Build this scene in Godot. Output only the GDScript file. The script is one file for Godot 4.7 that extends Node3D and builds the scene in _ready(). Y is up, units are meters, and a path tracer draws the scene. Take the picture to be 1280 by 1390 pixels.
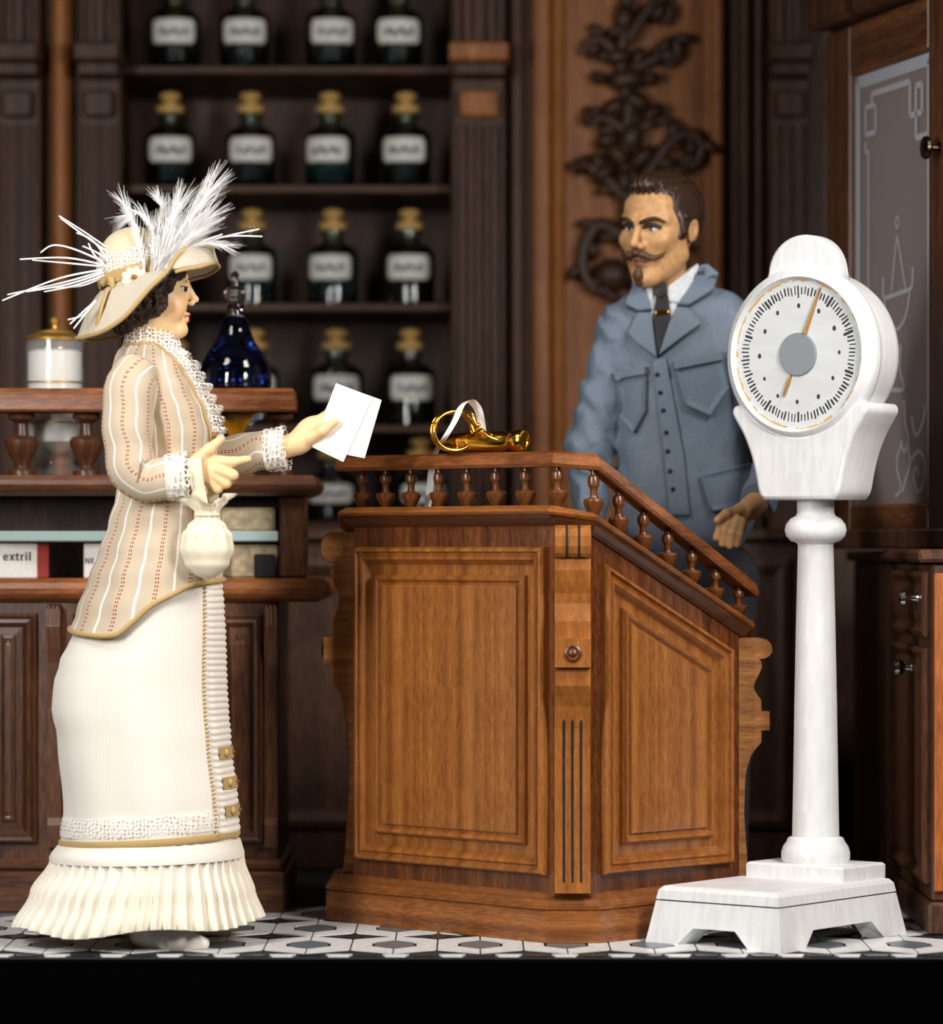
extends Node3D
# A miniature pharmacy room, built at life size: a customer, a lectern, a chemist, a platform scale, a counter and the bottle shelves.
const F := 5000.0
const EYE := 0.907
var used := {}
var M := {}
var rng := RandomNumberGenerator.new()

# a point at a given distance in front of the camera's standpoint
func at(px: float, py: float, d: float) -> Vector3:
	return Vector3((px - 640.0) / F * d, EYE + (745.0 - py) / F * d, -d)

# ---------------------------------------------------------------- mesh building
class G:
	var st := SurfaceTool.new()
	func _init() -> void:
		st.begin(Mesh.PRIMITIVE_TRIANGLES)
	func group(n: int) -> void:
		st.set_smooth_group(n)
	func v(p: Vector3, uv: Vector2) -> void:
		st.set_uv(uv)
		st.add_vertex(p)
	func tri(a: Vector3, b: Vector3, c: Vector3, ua := Vector2.ZERO, ub := Vector2.ZERO, uc := Vector2.ZERO) -> void:
		v(a, ua); v(c, uc); v(b, ub)
	func quad(a: Vector3, b: Vector3, c: Vector3, d: Vector3, ua := Vector2.ZERO, ub := Vector2.ZERO, uc := Vector2.ZERO, ud := Vector2.ZERO) -> void:
		tri(a, b, c, ua, ub, uc)
		tri(a, c, d, ua, uc, ud)
	func mesh() -> ArrayMesh:
		st.generate_normals()
		st.index()
		return st.commit()
	# triangle turned so that it faces away from a point inside
	func tri_out(a: Vector3, b: Vector3, c: Vector3, inside: Vector3) -> void:
		if (b - a).cross(c - a).dot((a + b + c) / 3.0 - inside) >= 0.0:
			tri(a, b, c)
		else:
			tri(a, c, b)
	func quad_out(a: Vector3, b: Vector3, c: Vector3, d: Vector3, inside: Vector3) -> void:
		tri_out(a, b, c, inside)
		tri_out(a, c, d, inside)
	# box with chamfered edges
	func box(c: Vector3, s: Vector3, e := 0.004, basis := Basis()) -> void:
		group(-1)
		var h := s * 0.5
		e = minf(e, minf(h.x, minf(h.y, h.z)) * 0.9)
		var p := {}
		for sx in [-1, 1]:
			for sy in [-1, 1]:
				for sz in [-1, 1]:
					var s3 := Vector3(sx, sy, sz)
					for ax in 3:
						var q := h - Vector3(e, e, e)
						q[ax] = h[ax]
						p[[sx, sy, sz, ax]] = c + basis * (q * s3)
					tri_out(p[[sx, sy, sz, 0]], p[[sx, sy, sz, 1]], p[[sx, sy, sz, 2]], c)
		for ax in 3:
			var b := (ax + 1) % 3
			var d := (ax + 2) % 3
			for s1 in [-1, 1]:
				var k := []
				for s2 in [[-1, -1], [1, -1], [1, 1], [-1, 1]]:
					var key := [0, 0, 0, ax]
					key[ax] = s1; key[b] = s2[0]; key[d] = s2[1]
					k.append(p[key])
				quad_out(k[0], k[1], k[2], k[3], c)
				for s2 in [-1, 1]:
					# edge along d between faces ax (s1) and b (s2)
					var k1 := [0, 0, 0, ax]; k1[ax] = s1; k1[b] = s2; k1[d] = -1
					var k2 := [0, 0, 0, ax]; k2[ax] = s1; k2[b] = s2; k2[d] = 1
					var k3 := k1.duplicate(); k3[3] = b
					var k4 := k2.duplicate(); k4[3] = b
					quad_out(p[k1], p[k2], p[k4], p[k3], c)
	# rings of equal size, listed bottom to top, each running from x to z
	func loft(rings: Array, closed := true, uvs: Array = [], smooth := 0, caps := false) -> void:
		group(smooth)
		for i in rings.size() - 1:
			var a: PackedVector3Array = rings[i]
			var b: PackedVector3Array = rings[i + 1]
			var n := a.size()
			for j in (n if closed else n - 1):
				var k := (j + 1) % n
				if uvs:
					var ua: PackedVector2Array = uvs[i]
					var ub: PackedVector2Array = uvs[i + 1]
					quad(a[j], b[j], b[k], a[k], ua[j], ub[j], ub[j + 1], ua[j + 1])
				else:
					quad(a[j], b[j], b[k], a[k])
		if caps:
			for e in [0, rings.size() - 1]:
				var r: PackedVector3Array = rings[e]
				var c := Vector3.ZERO
				for q in r: c += q
				c /= r.size()
				group(40 + e)
				for j in r.size():
					var k := (j + 1) % r.size()
					if e == 0: tri(c, r[j], r[k])
					else: tri(c, r[k], r[j])
	# profile of (radius, height) from bottom to top, turned about y
	func lathe(prof: Array, segs := 32, t := Transform3D(), crease := 35.0, squash := 1.0) -> void:
		var g := 1
		for i in prof.size() - 1:
			if i > 0:
				var d0: Vector2 = (prof[i] - prof[i - 1]).normalized()
				var d1: Vector2 = (prof[i + 1] - prof[i]).normalized()
				if rad_to_deg(absf(d0.angle_to(d1))) > crease: g += 1
			group(g)
			for j in segs:
				var a0 := TAU * j / segs
				var a1 := TAU * (j + 1) / segs
				var p: Vector2 = prof[i]
				var q: Vector2 = prof[i + 1]
				var A := t * Vector3(p.x * cos(a0), p.y, p.x * sin(a0) * squash)
				var B := t * Vector3(q.x * cos(a0), q.y, q.x * sin(a0) * squash)
				var C := t * Vector3(q.x * cos(a1), q.y, q.x * sin(a1) * squash)
				var D := t * Vector3(p.x * cos(a1), p.y, p.x * sin(a1) * squash)
				if q.x > 1e-6: tri(A, B, C, Vector2(float(j) / segs, p.y), Vector2(float(j) / segs, q.y), Vector2(float(j + 1) / segs, q.y))
				if p.x > 1e-6: tri(A, C, D, Vector2(float(j) / segs, p.y), Vector2(float(j + 1) / segs, q.y), Vector2(float(j + 1) / segs, p.y))
	# round tube along a path
	func tube(path: Array, radii: Array, segs := 10, caps := true, flat := 1.0, uvper := 0.0) -> void:
		var n := path.size()
		var t0: Vector3 = (path[1] - path[0]).normalized()
		var nn := t0.cross(Vector3.UP if absf(t0.y) < 0.9 else Vector3.RIGHT).normalized()
		var rings := []
		var uvs := []
		var run := 0.0
		for i in n:
			var t: Vector3 = (path[mini(i + 1, n - 1)] - path[maxi(i - 1, 0)]).normalized()
			nn = (nn - t * nn.dot(t)).normalized()
			var b := nn.cross(t)
			var ring := PackedVector3Array()
			var uv := PackedVector2Array()
			if i > 0: run += (path[i] - path[i - 1]).length()
			var r: float = radii[i] if radii.size() > 1 else radii[0]
			for j in segs:
				var a := TAU * j / segs
				ring.append(path[i] + nn * cos(a) * r + b * sin(a) * r * flat)
			for j in segs + 1:
				uv.append(Vector2(TAU * r * j / segs, run))
			rings.append(ring)
			uvs.append(uv)
		loft(rings, true, uvs if uvper > 0.0 else [], 0, caps)
	# extruded outline (in the plane of U and V, thickness along N)
	func prism(poly: PackedVector2Array, o: Vector3, U: Vector3, V: Vector3, N: Vector3, depth: float, bevel := 0.0) -> void:
		group(-1)
		var idx := Geometry2D.triangulate_polygon(poly)
		var area := 0.0
		for i in poly.size():
			var k := (i + 1) % poly.size()
			area += poly[i].x * poly[k].y - poly[k].x * poly[i].y
		var ccw := area > 0.0
		var flip := (U.cross(V).dot(N) > 0.0) == ccw
		var top := []
		var bot := []
		for p in poly:
			bot.append(o + U * p.x + V * p.y)
			top.append(o + U * p.x + V * p.y + N * depth)
		for i in range(0, idx.size(), 3):
			var a: Vector3 = top[idx[i]]
			var b: Vector3 = top[idx[i + 1]]
			var c: Vector3 = top[idx[i + 2]]
			if (b - a).cross(c - a).dot(N) > 0.0: tri(a, b, c)
			else: tri(a, c, b)
			a = bot[idx[i]]; b = bot[idx[i + 1]]; c = bot[idx[i + 2]]
			if (b - a).cross(c - a).dot(N) < 0.0: tri(a, b, c)
			else: tri(a, c, b)
		for i in poly.size():
			var k := (i + 1) % poly.size()
			if flip: quad(bot[i], bot[k], top[k], top[i])
			else: quad(bot[i], top[i], top[k], bot[k])
	# extruded outline with softened front and back edges
	func soft_prism(poly: PackedVector2Array, o: Vector3, U: Vector3, V: Vector3, N: Vector3, depth: float, soft: float) -> void:
		var cen := Vector2.ZERO
		for p in poly: cen += p / poly.size()
		var rings := []
		for s in [[soft, 0.0], [soft * 0.3, soft * 0.35], [0.0, soft], [0.0, depth - soft], [soft * 0.3, depth - soft * 0.35], [soft, depth]]:
			var ring := PackedVector3Array()
			for i in poly.size():
				var a := poly[(i + poly.size() - 1) % poly.size()]
				var c := poly[(i + 1) % poly.size()]
				var t := (c - a).normalized()
				var p: Vector2 = poly[i] + Vector2(t.y, -t.x) * s[0] * orient(poly)
				ring.append(o + U * p.x + V * p.y + N * s[1])
			rings.append(ring)
		loft(rings, true, [], 0)
		var idx := Geometry2D.triangulate_polygon(poly)
		for e in [0, 5]:
			group(60 + e)
			for i in range(0, idx.size(), 3):
				var a: Vector3 = rings[e][idx[i]]
				var b: Vector3 = rings[e][idx[i + 1]]
				var c: Vector3 = rings[e][idx[i + 2]]
				if ((b - a).cross(c - a).dot(N) > 0.0) == (e == 5): tri(a, b, c)
				else: tri(a, c, b)
	static func orient(poly: PackedVector2Array) -> float:
		var area := 0.0
		for i in poly.size():
			var k := (i + 1) % poly.size()
			area += poly[i].x * poly[k].y - poly[k].x * poly[i].y
		return -1.0 if area > 0.0 else 1.0
	# loops of one convex outline, pushed in by (inset, height) pairs: mouldings and raised panels
	func steps(poly: PackedVector2Array, prof: Array, o: Vector3, U: Vector3, V: Vector3, N: Vector3, cap := true) -> void:
		group(-1)
		var loops := []
		for q in prof:
			var ring := []
			for p in inset(poly, q.x):
				ring.append(o + U * p.x + V * p.y + N * q.y)
			loops.append(ring)
		var n := poly.size()
		for i in loops.size() - 1:
			for j in n:
				var k := (j + 1) % n
				quad(loops[i][j], loops[i][k], loops[i + 1][k], loops[i + 1][j])
		if cap:
			var last: Array = loops[loops.size() - 1]
			for j in range(1, n - 1):
				tri(last[0], last[j], last[j + 1])
	# convex outline (counter-clockwise) moved inwards
	static func inset(poly: PackedVector2Array, d: float) -> PackedVector2Array:
		var out := PackedVector2Array()
		var n := poly.size()
		for i in n:
			var a := poly[(i + n - 1) % n]
			var b := poly[i]
			var c := poly[(i + 1) % n]
			var d0 := (b - a).normalized()
			var d1 := (c - b).normalized()
			var n0 := Vector2(-d0.y, d0.x)
			var n1 := Vector2(-d1.y, d1.x)
			var x := n0.dot(n1)
			out.append(b + (n0 + n1) * d / (1.0 + x))
		return out
	func ball(c: Vector3, r: Vector3, segs := 16, rings := 10, basis := Basis()) -> void:
		var prof := []
		for i in rings + 1:
			var a := -PI / 2 + PI * i / rings
			prof.append(Vector2(cos(a) if i > 0 and i < rings else 0.0, sin(a)))
		lathe(prof, segs, Transform3D(basis * Basis.from_scale(r), c), 180.0)

# ---------------------------------------------------------------- soft bodies: distance fields meshed as surface nets
class Field:
	var kind := PackedInt32Array()   # 0 tapered capsule, 1 ellipsoid, 2 rounded box
	var a := PackedVector3Array()
	var b := PackedVector3Array()
	var ra := PackedFloat32Array()
	var rb := PackedFloat32Array()
	var k := PackedFloat32Array()
	var sub := PackedByteArray()
	var inv: Array[Basis] = []
	var lo := Vector3(1e9, 1e9, 1e9)
	var hi := Vector3(-1e9, -1e9, -1e9)
	func grow(p: Vector3, r: float) -> void:
		lo = lo.min(p - Vector3(r, r, r))
		hi = hi.max(p + Vector3(r, r, r))
	func capsule(p: Vector3, q: Vector3, r0: float, r1: float, soft := 0.02, cut := false) -> void:
		kind.append(0); a.append(p); b.append(q); ra.append(r0); rb.append(r1); k.append(soft); sub.append(1 if cut else 0); inv.append(Basis())
		if not cut: grow(p, r0); grow(q, r1)
	func egg(p: Vector3, r: Vector3, soft := 0.02, basis := Basis(), cut := false) -> void:
		kind.append(1); a.append(p); b.append(r); ra.append(0.0); rb.append(0.0); k.append(soft); sub.append(1 if cut else 0); inv.append(basis.transposed())
		if not cut: grow(p, maxf(r.x, maxf(r.y, r.z)))
	func block(p: Vector3, h: Vector3, round_by: float, soft := 0.02, basis := Basis(), cut := false) -> void:
		kind.append(2); a.append(p); b.append(h); ra.append(round_by); rb.append(0.0); k.append(soft); sub.append(1 if cut else 0); inv.append(basis.transposed())
		if not cut: grow(p, h.length())
	func chain(pts: Array, radii: Array, soft := 0.02) -> void:
		for i in pts.size() - 1:
			capsule(pts[i], pts[i + 1], radii[i], radii[i + 1], soft)
	func one(i: int, p: Vector3) -> float:
		if kind[i] == 0:
			var ba := b[i] - a[i]
			var pa := p - a[i]
			var t := clampf(pa.dot(ba) / maxf(ba.length_squared(), 1e-9), 0.0, 1.0)
			return (pa - ba * t).length() - lerpf(ra[i], rb[i], t)
		var q := inv[i] * (p - a[i])
		if kind[i] == 1:
			var k0 := (q / b[i]).length()
			var k1 := (q / (b[i] * b[i])).length()
			return k0 * (k0 - 1.0) / k1 if k1 > 1e-9 else -minf(b[i].x, minf(b[i].y, b[i].z))
		var w := q.abs() - b[i] + Vector3(ra[i], ra[i], ra[i])
		return w.max(Vector3.ZERO).length() + minf(maxf(w.x, maxf(w.y, w.z)), 0.0) - ra[i]
	func dist(p: Vector3, some: PackedInt32Array) -> float:
		var d := 1e9
		for i in some:
			var e := one(i, p)
			var s := k[i]
			if sub[i]:
				var h := clampf(0.5 - 0.5 * (d + e) / s, 0.0, 1.0)
				d = lerpf(d, -e, h) + s * h * (1.0 - h)
			elif d > 1e8:
				d = e
			else:
				var h := clampf(0.5 + 0.5 * (d - e) / s, 0.0, 1.0)
				d = lerpf(d, e, h) - s * h * (1.0 - h)
		return d
	var every_one := PackedInt32Array()
	func all() -> PackedInt32Array:
		if every_one.size() != kind.size(): every_one = PackedInt32Array(range(kind.size()))
		return every_one
	func d(p: Vector3) -> float:
		return dist(p, all())
	func normal(p: Vector3, e := 0.002) -> Vector3:
		var s := all()
		var d0 := dist(p + Vector3(e, -e, -e), s)
		var d1 := dist(p + Vector3(-e, -e, e), s)
		var d2 := dist(p + Vector3(-e, e, -e), s)
		var d3 := dist(p + Vector3(e, e, e), s)
		return Vector3(d0 - d1 - d2 + d3, -d0 - d1 + d2 + d3, -d0 + d1 - d2 + d3).normalized()
	# walk along a ray to the surface
	func hit(o: Vector3, dir: Vector3, fallback := 0.22) -> Vector3:
		var t := 0.0
		var s := all()
		for i in 60:
			var e := dist(o + dir * t, s)
			if absf(e) < 0.0004: break
			t += e * 0.8
			if t > 0.6: return o + dir * fallback
		return o + dir * t
	# append the meshed surface to the arrays in out: {v, n, i, c}
	func net(cell: float, out: Dictionary, paint = null, ripple = null) -> void:
		var pad := cell * 3.0
		var o := lo - Vector3(pad, pad, pad)
		var size := hi - lo + Vector3(pad, pad, pad) * 2.0
		const B := 6
		var bx := int(ceil(size.x / cell / B)); var by := int(ceil(size.y / cell / B)); var bz := int(ceil(size.z / cell / B))
		var nx := bx * B + 1; var ny := by * B + 1; var nz := bz * B + 1
		var val := PackedFloat32Array(); val.resize(nx * ny * nz); val.fill(1e9)
		var idx := PackedInt32Array(); idx.resize(nx * ny * nz); idx.fill(-1)
		var every := all()
		var half := cell * B * 0.5
		var reach := half * 1.7321
		var active := []
		for z in bz:
			for y in by:
				for x in bx:
					var c := o + Vector3(x * B * cell + half, y * B * cell + half, z * B * cell + half)
					var dc := dist(c, every)
					if absf(dc) > reach * 1.5 + 0.004: continue
					var near := PackedInt32Array()
					for i in every:
						if sub[i]:
							if one(i, c) < reach * 1.5 + k[i]: near.append(i)
						elif one(i, c) < absf(dc) + reach * 2.6 + k[i] * 1.5: near.append(i)
					if near.is_empty(): continue
					active.append(Vector3i(x * B, y * B, z * B))
					for kk in B + 1:
						for jj in B + 1:
							for ii in B + 1:
								var at_ := (x * B + ii) + nx * ((y * B + jj) + ny * (z * B + kk))
								if val[at_] > 1e8:
									var p := o + Vector3(x * B + ii, y * B + jj, z * B + kk) * cell
									val[at_] = dist(p, near) + (ripple.call(p) if ripple != null else 0.0)
		var verts: PackedVector3Array = out.v
		var cols: PackedColorArray = out.c
		var tris: PackedInt32Array = out.i
		var first := verts.size()
		var sx := 1; var sy := nx; var sz := nx * ny
		var off := [0, sx, sy, sx + sy, sz, sx + sz, sy + sz, sx + sy + sz]
		var cor := [Vector3(0, 0, 0), Vector3(1, 0, 0), Vector3(0, 1, 0), Vector3(1, 1, 0), Vector3(0, 0, 1), Vector3(1, 0, 1), Vector3(0, 1, 1), Vector3(1, 1, 1)]
		var edges := [[0, 1], [2, 3], [4, 5], [6, 7], [0, 2], [1, 3], [4, 6], [5, 7], [0, 4], [1, 5], [2, 6], [3, 7]]
		for blk in active:
			for kk in B:
				for jj in B:
					for ii in B:
						var at_: int = (blk.x + ii) + nx * ((blk.y + jj) + ny * (blk.z + kk))
						var s0 := val[at_] < 0.0
						var mixed := false
						for q in range(1, 8):
							if (val[at_ + off[q]] < 0.0) != s0:
								mixed = true
								break
						if not mixed: continue
						var acc := Vector3.ZERO
						var cnt := 0
						for e in edges:
							var v0 := val[at_ + off[e[0]]]
							var v1 := val[at_ + off[e[1]]]
							if (v0 < 0.0) != (v1 < 0.0):
								acc += cor[e[0]].lerp(cor[e[1]], v0 / (v0 - v1))
								cnt += 1
						var p: Vector3 = o + (Vector3(blk.x + ii, blk.y + jj, blk.z + kk) + acc / cnt) * cell
						idx[at_] = verts.size()
						verts.append(p)
						cols.append(paint.call(p) if paint != null else Color.WHITE)
		for blk in active:
			for kk in B:
				for jj in B:
					for ii in B:
						var at_: int = (blk.x + ii) + nx * ((blk.y + jj) + ny * (blk.z + kk))
						var s0 := val[at_] < 0.0
						for ax in 3:
							var st: int = [sx, sy, sz][ax]
							var u: int = [sy, sz, sx][ax]
							var w: int = [sz, sx, sy][ax]
							if (val[at_ + st] < 0.0) == s0: continue
							if at_ - u - w < 0: continue
							var c0 := idx[at_]; var c1 := idx[at_ - u]; var c2 := idx[at_ - u - w]; var c3 := idx[at_ - w]
							if c0 < 0 or c1 < 0 or c2 < 0 or c3 < 0: continue
							if s0: tris.append_array([c0, c1, c2, c0, c2, c3])
							else: tris.append_array([c0, c2, c1, c0, c3, c2])
		out.v = verts; out.c = cols; out.i = tris
	static func blank() -> Dictionary:
		return {"v": PackedVector3Array(), "c": PackedColorArray(), "i": PackedInt32Array()}
	static func finish(out: Dictionary) -> ArrayMesh:
		var v: PackedVector3Array = out.v
		var t: PackedInt32Array = out.i
		var n := PackedVector3Array(); n.resize(v.size())
		for i in range(0, t.size(), 3):
			var f := (v[t[i + 2]] - v[t[i]]).cross(v[t[i + 1]] - v[t[i]])
			n[t[i]] += f; n[t[i + 1]] += f; n[t[i + 2]] += f
		for i in n.size(): n[i] = n[i].normalized()
		var arr := []
		arr.resize(Mesh.ARRAY_MAX)
		arr[Mesh.ARRAY_VERTEX] = v
		arr[Mesh.ARRAY_NORMAL] = n
		arr[Mesh.ARRAY_COLOR] = out.c
		arr[Mesh.ARRAY_INDEX] = t
		var m := ArrayMesh.new()
		m.add_surface_from_arrays(Mesh.PRIMITIVE_TRIANGLES, arr)
		return m

# ---------------------------------------------------------------- things and parts
func numbered(called: String) -> String:
	var n: int = used.get(called, 0)
	used[called] = n + 1
	return called if n == 0 else "%s_%03d" % [called, n]

func meta(o: Node, label := "", category := "", group := "", kind := "") -> void:
	if label: o.set_meta("label", label)
	if category: o.set_meta("category", category)
	if group: o.set_meta("group", group)
	if kind: o.set_meta("kind", kind)

func thing(called: String, label: String, category: String, where := Vector3.ZERO, turn := 0.0, group := "") -> Node3D:
	var o := Node3D.new()
	o.name = numbered(called)
	add_child(o)
	o.position = where
	o.rotation.y = deg_to_rad(turn)
	meta(o, label, category, group)
	return o

func part(parent: Node, called: String, mesh: Mesh, mat: Material, label := "") -> MeshInstance3D:
	var o := MeshInstance3D.new()
	o.name = called
	o.mesh = mesh
	o.material_override = mat
	o.cast_shadow = GeometryInstance3D.SHADOW_CASTING_SETTING_ON
	parent.add_child(o, true)
	if label: o.set_meta("label", label)
	return o

func whole(called: String, mesh: Mesh, mat: Material, label: String, category: String, where := Vector3.ZERO, turn := 0.0, group := "") -> MeshInstance3D:
	var o := part(self, numbered(called), mesh, mat)
	o.position = where
	o.rotation.y = deg_to_rad(turn)
	meta(o, label, category, group)
	return o

func struct(called: String, mesh: Mesh, mat: Material) -> MeshInstance3D:
	var o := part(self, called, mesh, mat)
	o.set_meta("kind", "structure")
	return o

func boxmesh(s: Vector3, e := 0.004, c := Vector3.ZERO) -> ArrayMesh:
	var g := G.new()
	g.box(c, s, e)
	return g.mesh()

func rect(x0: float, y0: float, x1: float, y1: float) -> PackedVector2Array:
	return PackedVector2Array([Vector2(x0, y0), Vector2(x1, y0), Vector2(x1, y1), Vector2(x0, y1)])

func curve_points(ctrl: Array, steps: int) -> Array:
	var out := []
	var n := ctrl.size()
	for i in n - 1:
		var p0 = ctrl[maxi(i - 1, 0)]
		var p1 = ctrl[i]
		var p2 = ctrl[i + 1]
		var p3 = ctrl[mini(i + 2, n - 1)]
		for s in steps:
			var t := float(s) / steps
			out.append(0.5 * (2.0 * p1 + (p2 - p0) * t + (2.0 * p0 - 5.0 * p1 + 4.0 * p2 - p3) * t * t + (3.0 * p1 - 3.0 * p2 + p3 - p0) * t * t * t))
	out.append(ctrl[n - 1])
	return out

# value at x of a table of [x, a, b, c...] rows
func table(rows: Array, x: float) -> Array:
	for i in rows.size() - 1:
		if x <= rows[i + 1][0] or i == rows.size() - 2:
			var t := clampf((x - rows[i][0]) / (rows[i + 1][0] - rows[i][0]), 0.0, 1.0)
			var out := []
			for j in range(1, rows[i].size()):
				var m0: float = (rows[i + 1][j] - rows[maxi(i - 1, 0)][j]) / (rows[i + 1][0] - rows[maxi(i - 1, 0)][0])
				var i2 := mini(i + 2, rows.size() - 1)
				var m1: float = (rows[i2][j] - rows[i][j]) / (rows[i2][0] - rows[i][0])
				var h: float = rows[i + 1][0] - rows[i][0]
				var t2 := t * t
				var t3 := t2 * t
				out.append((2 * t3 - 3 * t2 + 1) * rows[i][j] + (t3 - 2 * t2 + t) * h * m0 + (-2 * t3 + 3 * t2) * rows[i + 1][j] + (t3 - t2) * h * m1)
			return out
	return []

# ---------------------------------------------------------------- materials
func noise_bytes(w: int, h: int, freq: float, seed_: int, to_w: int, to_h: int, octaves := 3, type := FastNoiseLite.TYPE_SIMPLEX_SMOOTH) -> PackedByteArray:
	var n := FastNoiseLite.new()
	n.noise_type = type
	n.frequency = freq
	n.seed = seed_
	n.fractal_octaves = octaves
	var im := n.get_seamless_image(w, h)
	im.convert(Image.FORMAT_L8)
	im.resize(to_w, to_h, Image.INTERPOLATE_CUBIC)
	return im.get_data()

# wood grain: broad streaks and fine dark pores; along v, or along u when across is true
func grain(seed_: int, across: bool, contrast := 0.55) -> ImageTexture:
	const N := 512
	var w1 := noise_bytes(N, 24, 0.012, seed_, N, N)
	var w2 := noise_bytes(N, 64, 0.09, seed_ + 1, N, N)
	var w3 := noise_bytes(N, 96, 0.35, seed_ + 2, N, N, 1)
	var out := PackedByteArray()
	out.resize(N * N * 3)
	for y in N:
		for x in N:
			var i := y * N + x
			var t := 0.5 * w1[i] / 255.0 + 0.5 * w2[i] / 255.0
			t = clampf((t - 0.5) * 1.6 + 0.55, 0.0, 1.0)
			if w3[i] < 84: t *= 0.55 + 0.45 * w3[i] / 84.0
			var k := lerpf(1.0 - contrast, 1.0, t)
			var o := ((x * N + y) if across else i) * 3
			out[o] = int(255 * k)
			out[o + 1] = int(255 * k * lerpf(0.9, 1.0, t))
			out[o + 2] = int(255 * k * lerpf(0.78, 1.0, t))
	return ImageTexture.create_from_image(Image.create_from_data(N, N, false, Image.FORMAT_RGB8, out))

func wood(c: Color, tex: Texture2D, rough := 0.38, scale := 2.4, relief := 0.06, coat := 0.25) -> StandardMaterial3D:
	var m := StandardMaterial3D.new()
	m.albedo_color = c
	m.albedo_texture = tex
	m.uv1_triplanar = true
	m.uv1_scale = Vector3(scale, scale, scale)
	m.roughness = rough
	m.heightmap_enabled = true
	m.heightmap_texture = tex
	m.heightmap_scale = relief
	if coat > 0.0:
		m.clearcoat_enabled = true
		m.clearcoat = coat
		m.clearcoat_roughness = 0.28
	return m

func plain(c: Color, rough := 0.7, metal := 0.0) -> StandardMaterial3D:
	var m := StandardMaterial3D.new()
	m.albedo_color = c
	m.roughness = rough
	m.metallic = metal
	return m

func mottled(c: Color, lo: float, freq: float, seed_: int, rough := 0.7, scale := 2.0, relief := 0.0, stretch := 1) -> StandardMaterial3D:
	const N := 256
	var w := noise_bytes(N, N / stretch, freq, seed_, N, N, 4)
	var out := PackedByteArray()
	out.resize(N * N * 3)
	for i in N * N:
		var k := int(255 * lerpf(lo, 1.0, clampf((w[i] / 255.0 - 0.5) * 1.8 + 0.6, 0.0, 1.0)))
		out[i * 3] = k; out[i * 3 + 1] = k; out[i * 3 + 2] = k
	var tex := ImageTexture.create_from_image(Image.create_from_data(N, N, false, Image.FORMAT_RGB8, out))
	var m := plain(c, rough)
	m.albedo_texture = tex
	m.uv1_triplanar = true
	m.uv1_scale = Vector3(scale, scale, scale)
	if relief > 0.0:
		m.heightmap_enabled = true
		m.heightmap_texture = tex
		m.heightmap_scale = relief
	return m

# twill cloth; per_metre repeats of a 64 pixel tile with 8 ribs
func twill_image(base: Color, depth: float) -> Image:
	var im := Image.create(64, 64, false, Image.FORMAT_RGB8)
	for y in 64:
		for x in 64:
			var t := fposmod((x + y) / 8.0, 1.0)
			var k := 1.0 - depth * (1.0 if t < 0.4 else 0.0) - depth * 0.4 * (1.0 if (x / 4) % 2 == 0 else 0.0)
			im.set_pixel(x, y, Color(base.r * k, base.g * k, base.b * k))
	return im

func cloth(c: Color, depth := 0.1, scale := 14.0, relief := 0.03, tri := true) -> StandardMaterial3D:
	var m := plain(Color.WHITE, 0.9)
	var tex := ImageTexture.create_from_image(twill_image(c, depth))
	m.albedo_texture = tex
	m.uv1_triplanar = tri
	m.uv1_scale = Vector3(scale, scale, scale)
	m.heightmap_enabled = true
	m.heightmap_texture = tex
	m.heightmap_scale = relief
	m.rim_enabled = true
	m.rim = 0.15
	return m

# beige cloth with white lines and pairs of dashed red lines; one repeat is 0.064 m wide
func striped_cloth() -> StandardMaterial3D:
	const W := 256
	const H := 128
	var im := Image.create(W, H, false, Image.FORMAT_RGB8)
	var base := Color8(206, 190, 164)
	for y in H:
		for x in W:
			var t := fposmod((x + y) / 16.0, 1.0)
			var k := 0.93 if t < 0.45 else 1.03
			var c := Color(base.r * k, base.g * k, base.b * k)
			var u := float(x) / W
			if absf(u - 0.22) < 0.034: c = Color8(250, 246, 238) * (0.95 if t < 0.4 else 1.0)
			if u > 0.66 and u < 0.80: c = Color8(226, 204, 172)
			if (absf(u - 0.695) < 0.02 or absf(u - 0.765) < 0.02) and y % 32 < 22: c = Color8(138, 52, 40)
			im.set_pixel(x, y, c)
	var m := plain(Color.WHITE, 0.9)
	m.albedo_texture = ImageTexture.create_from_image(im)
	m.uv1_scale = Vector3(1.0 / 0.064, 1.0 / 0.036, 1.0)
	m.rim_enabled = true
	m.rim = 0.1
	return m

# lace: threads with real holes between them
func lace(scale: float, c: Color, cut: float, tri: bool, seed_: int) -> StandardMaterial3D:
	const N := 256
	var n := FastNoiseLite.new()
	n.noise_type = FastNoiseLite.TYPE_CELLULAR
	n.cellular_return_type = FastNoiseLite.RETURN_DISTANCE2_SUB
	n.cellular_jitter = 0.75
	n.frequency = 0.045
	n.seed = seed_
	n.fractal_type = FastNoiseLite.FRACTAL_NONE
	var src := n.get_seamless_image(N, N)
	src.convert(Image.FORMAT_L8)
	var b := src.get_data()
	var im := Image.create(N, N, false, Image.FORMAT_RGBA8)
	for y in N:
		for x in N:
			im.set_pixel(x, y, Color(1, 1, 1, 1.0 if b[y * N + x] / 255.0 < cut else 0.0))
	var m := plain(c, 0.9)
	m.albedo_texture = ImageTexture.create_from_image(im)
	m.transparency = BaseMaterial3D.TRANSPARENCY_ALPHA_SCISSOR
	m.alpha_scissor_threshold = 0.5
	m.cull_mode = BaseMaterial3D.CULL_DISABLED
	m.uv1_triplanar = tri
	m.uv1_scale = Vector3(scale, scale, scale)
	return m

func glass(c: Color, alpha := 0.0, rough := 0.02) -> StandardMaterial3D:
	var m := plain(Color(c.r, c.g, c.b, alpha), rough)
	m.refraction_enabled = true
	m.refraction_scale = 0.05
	return m

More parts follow.
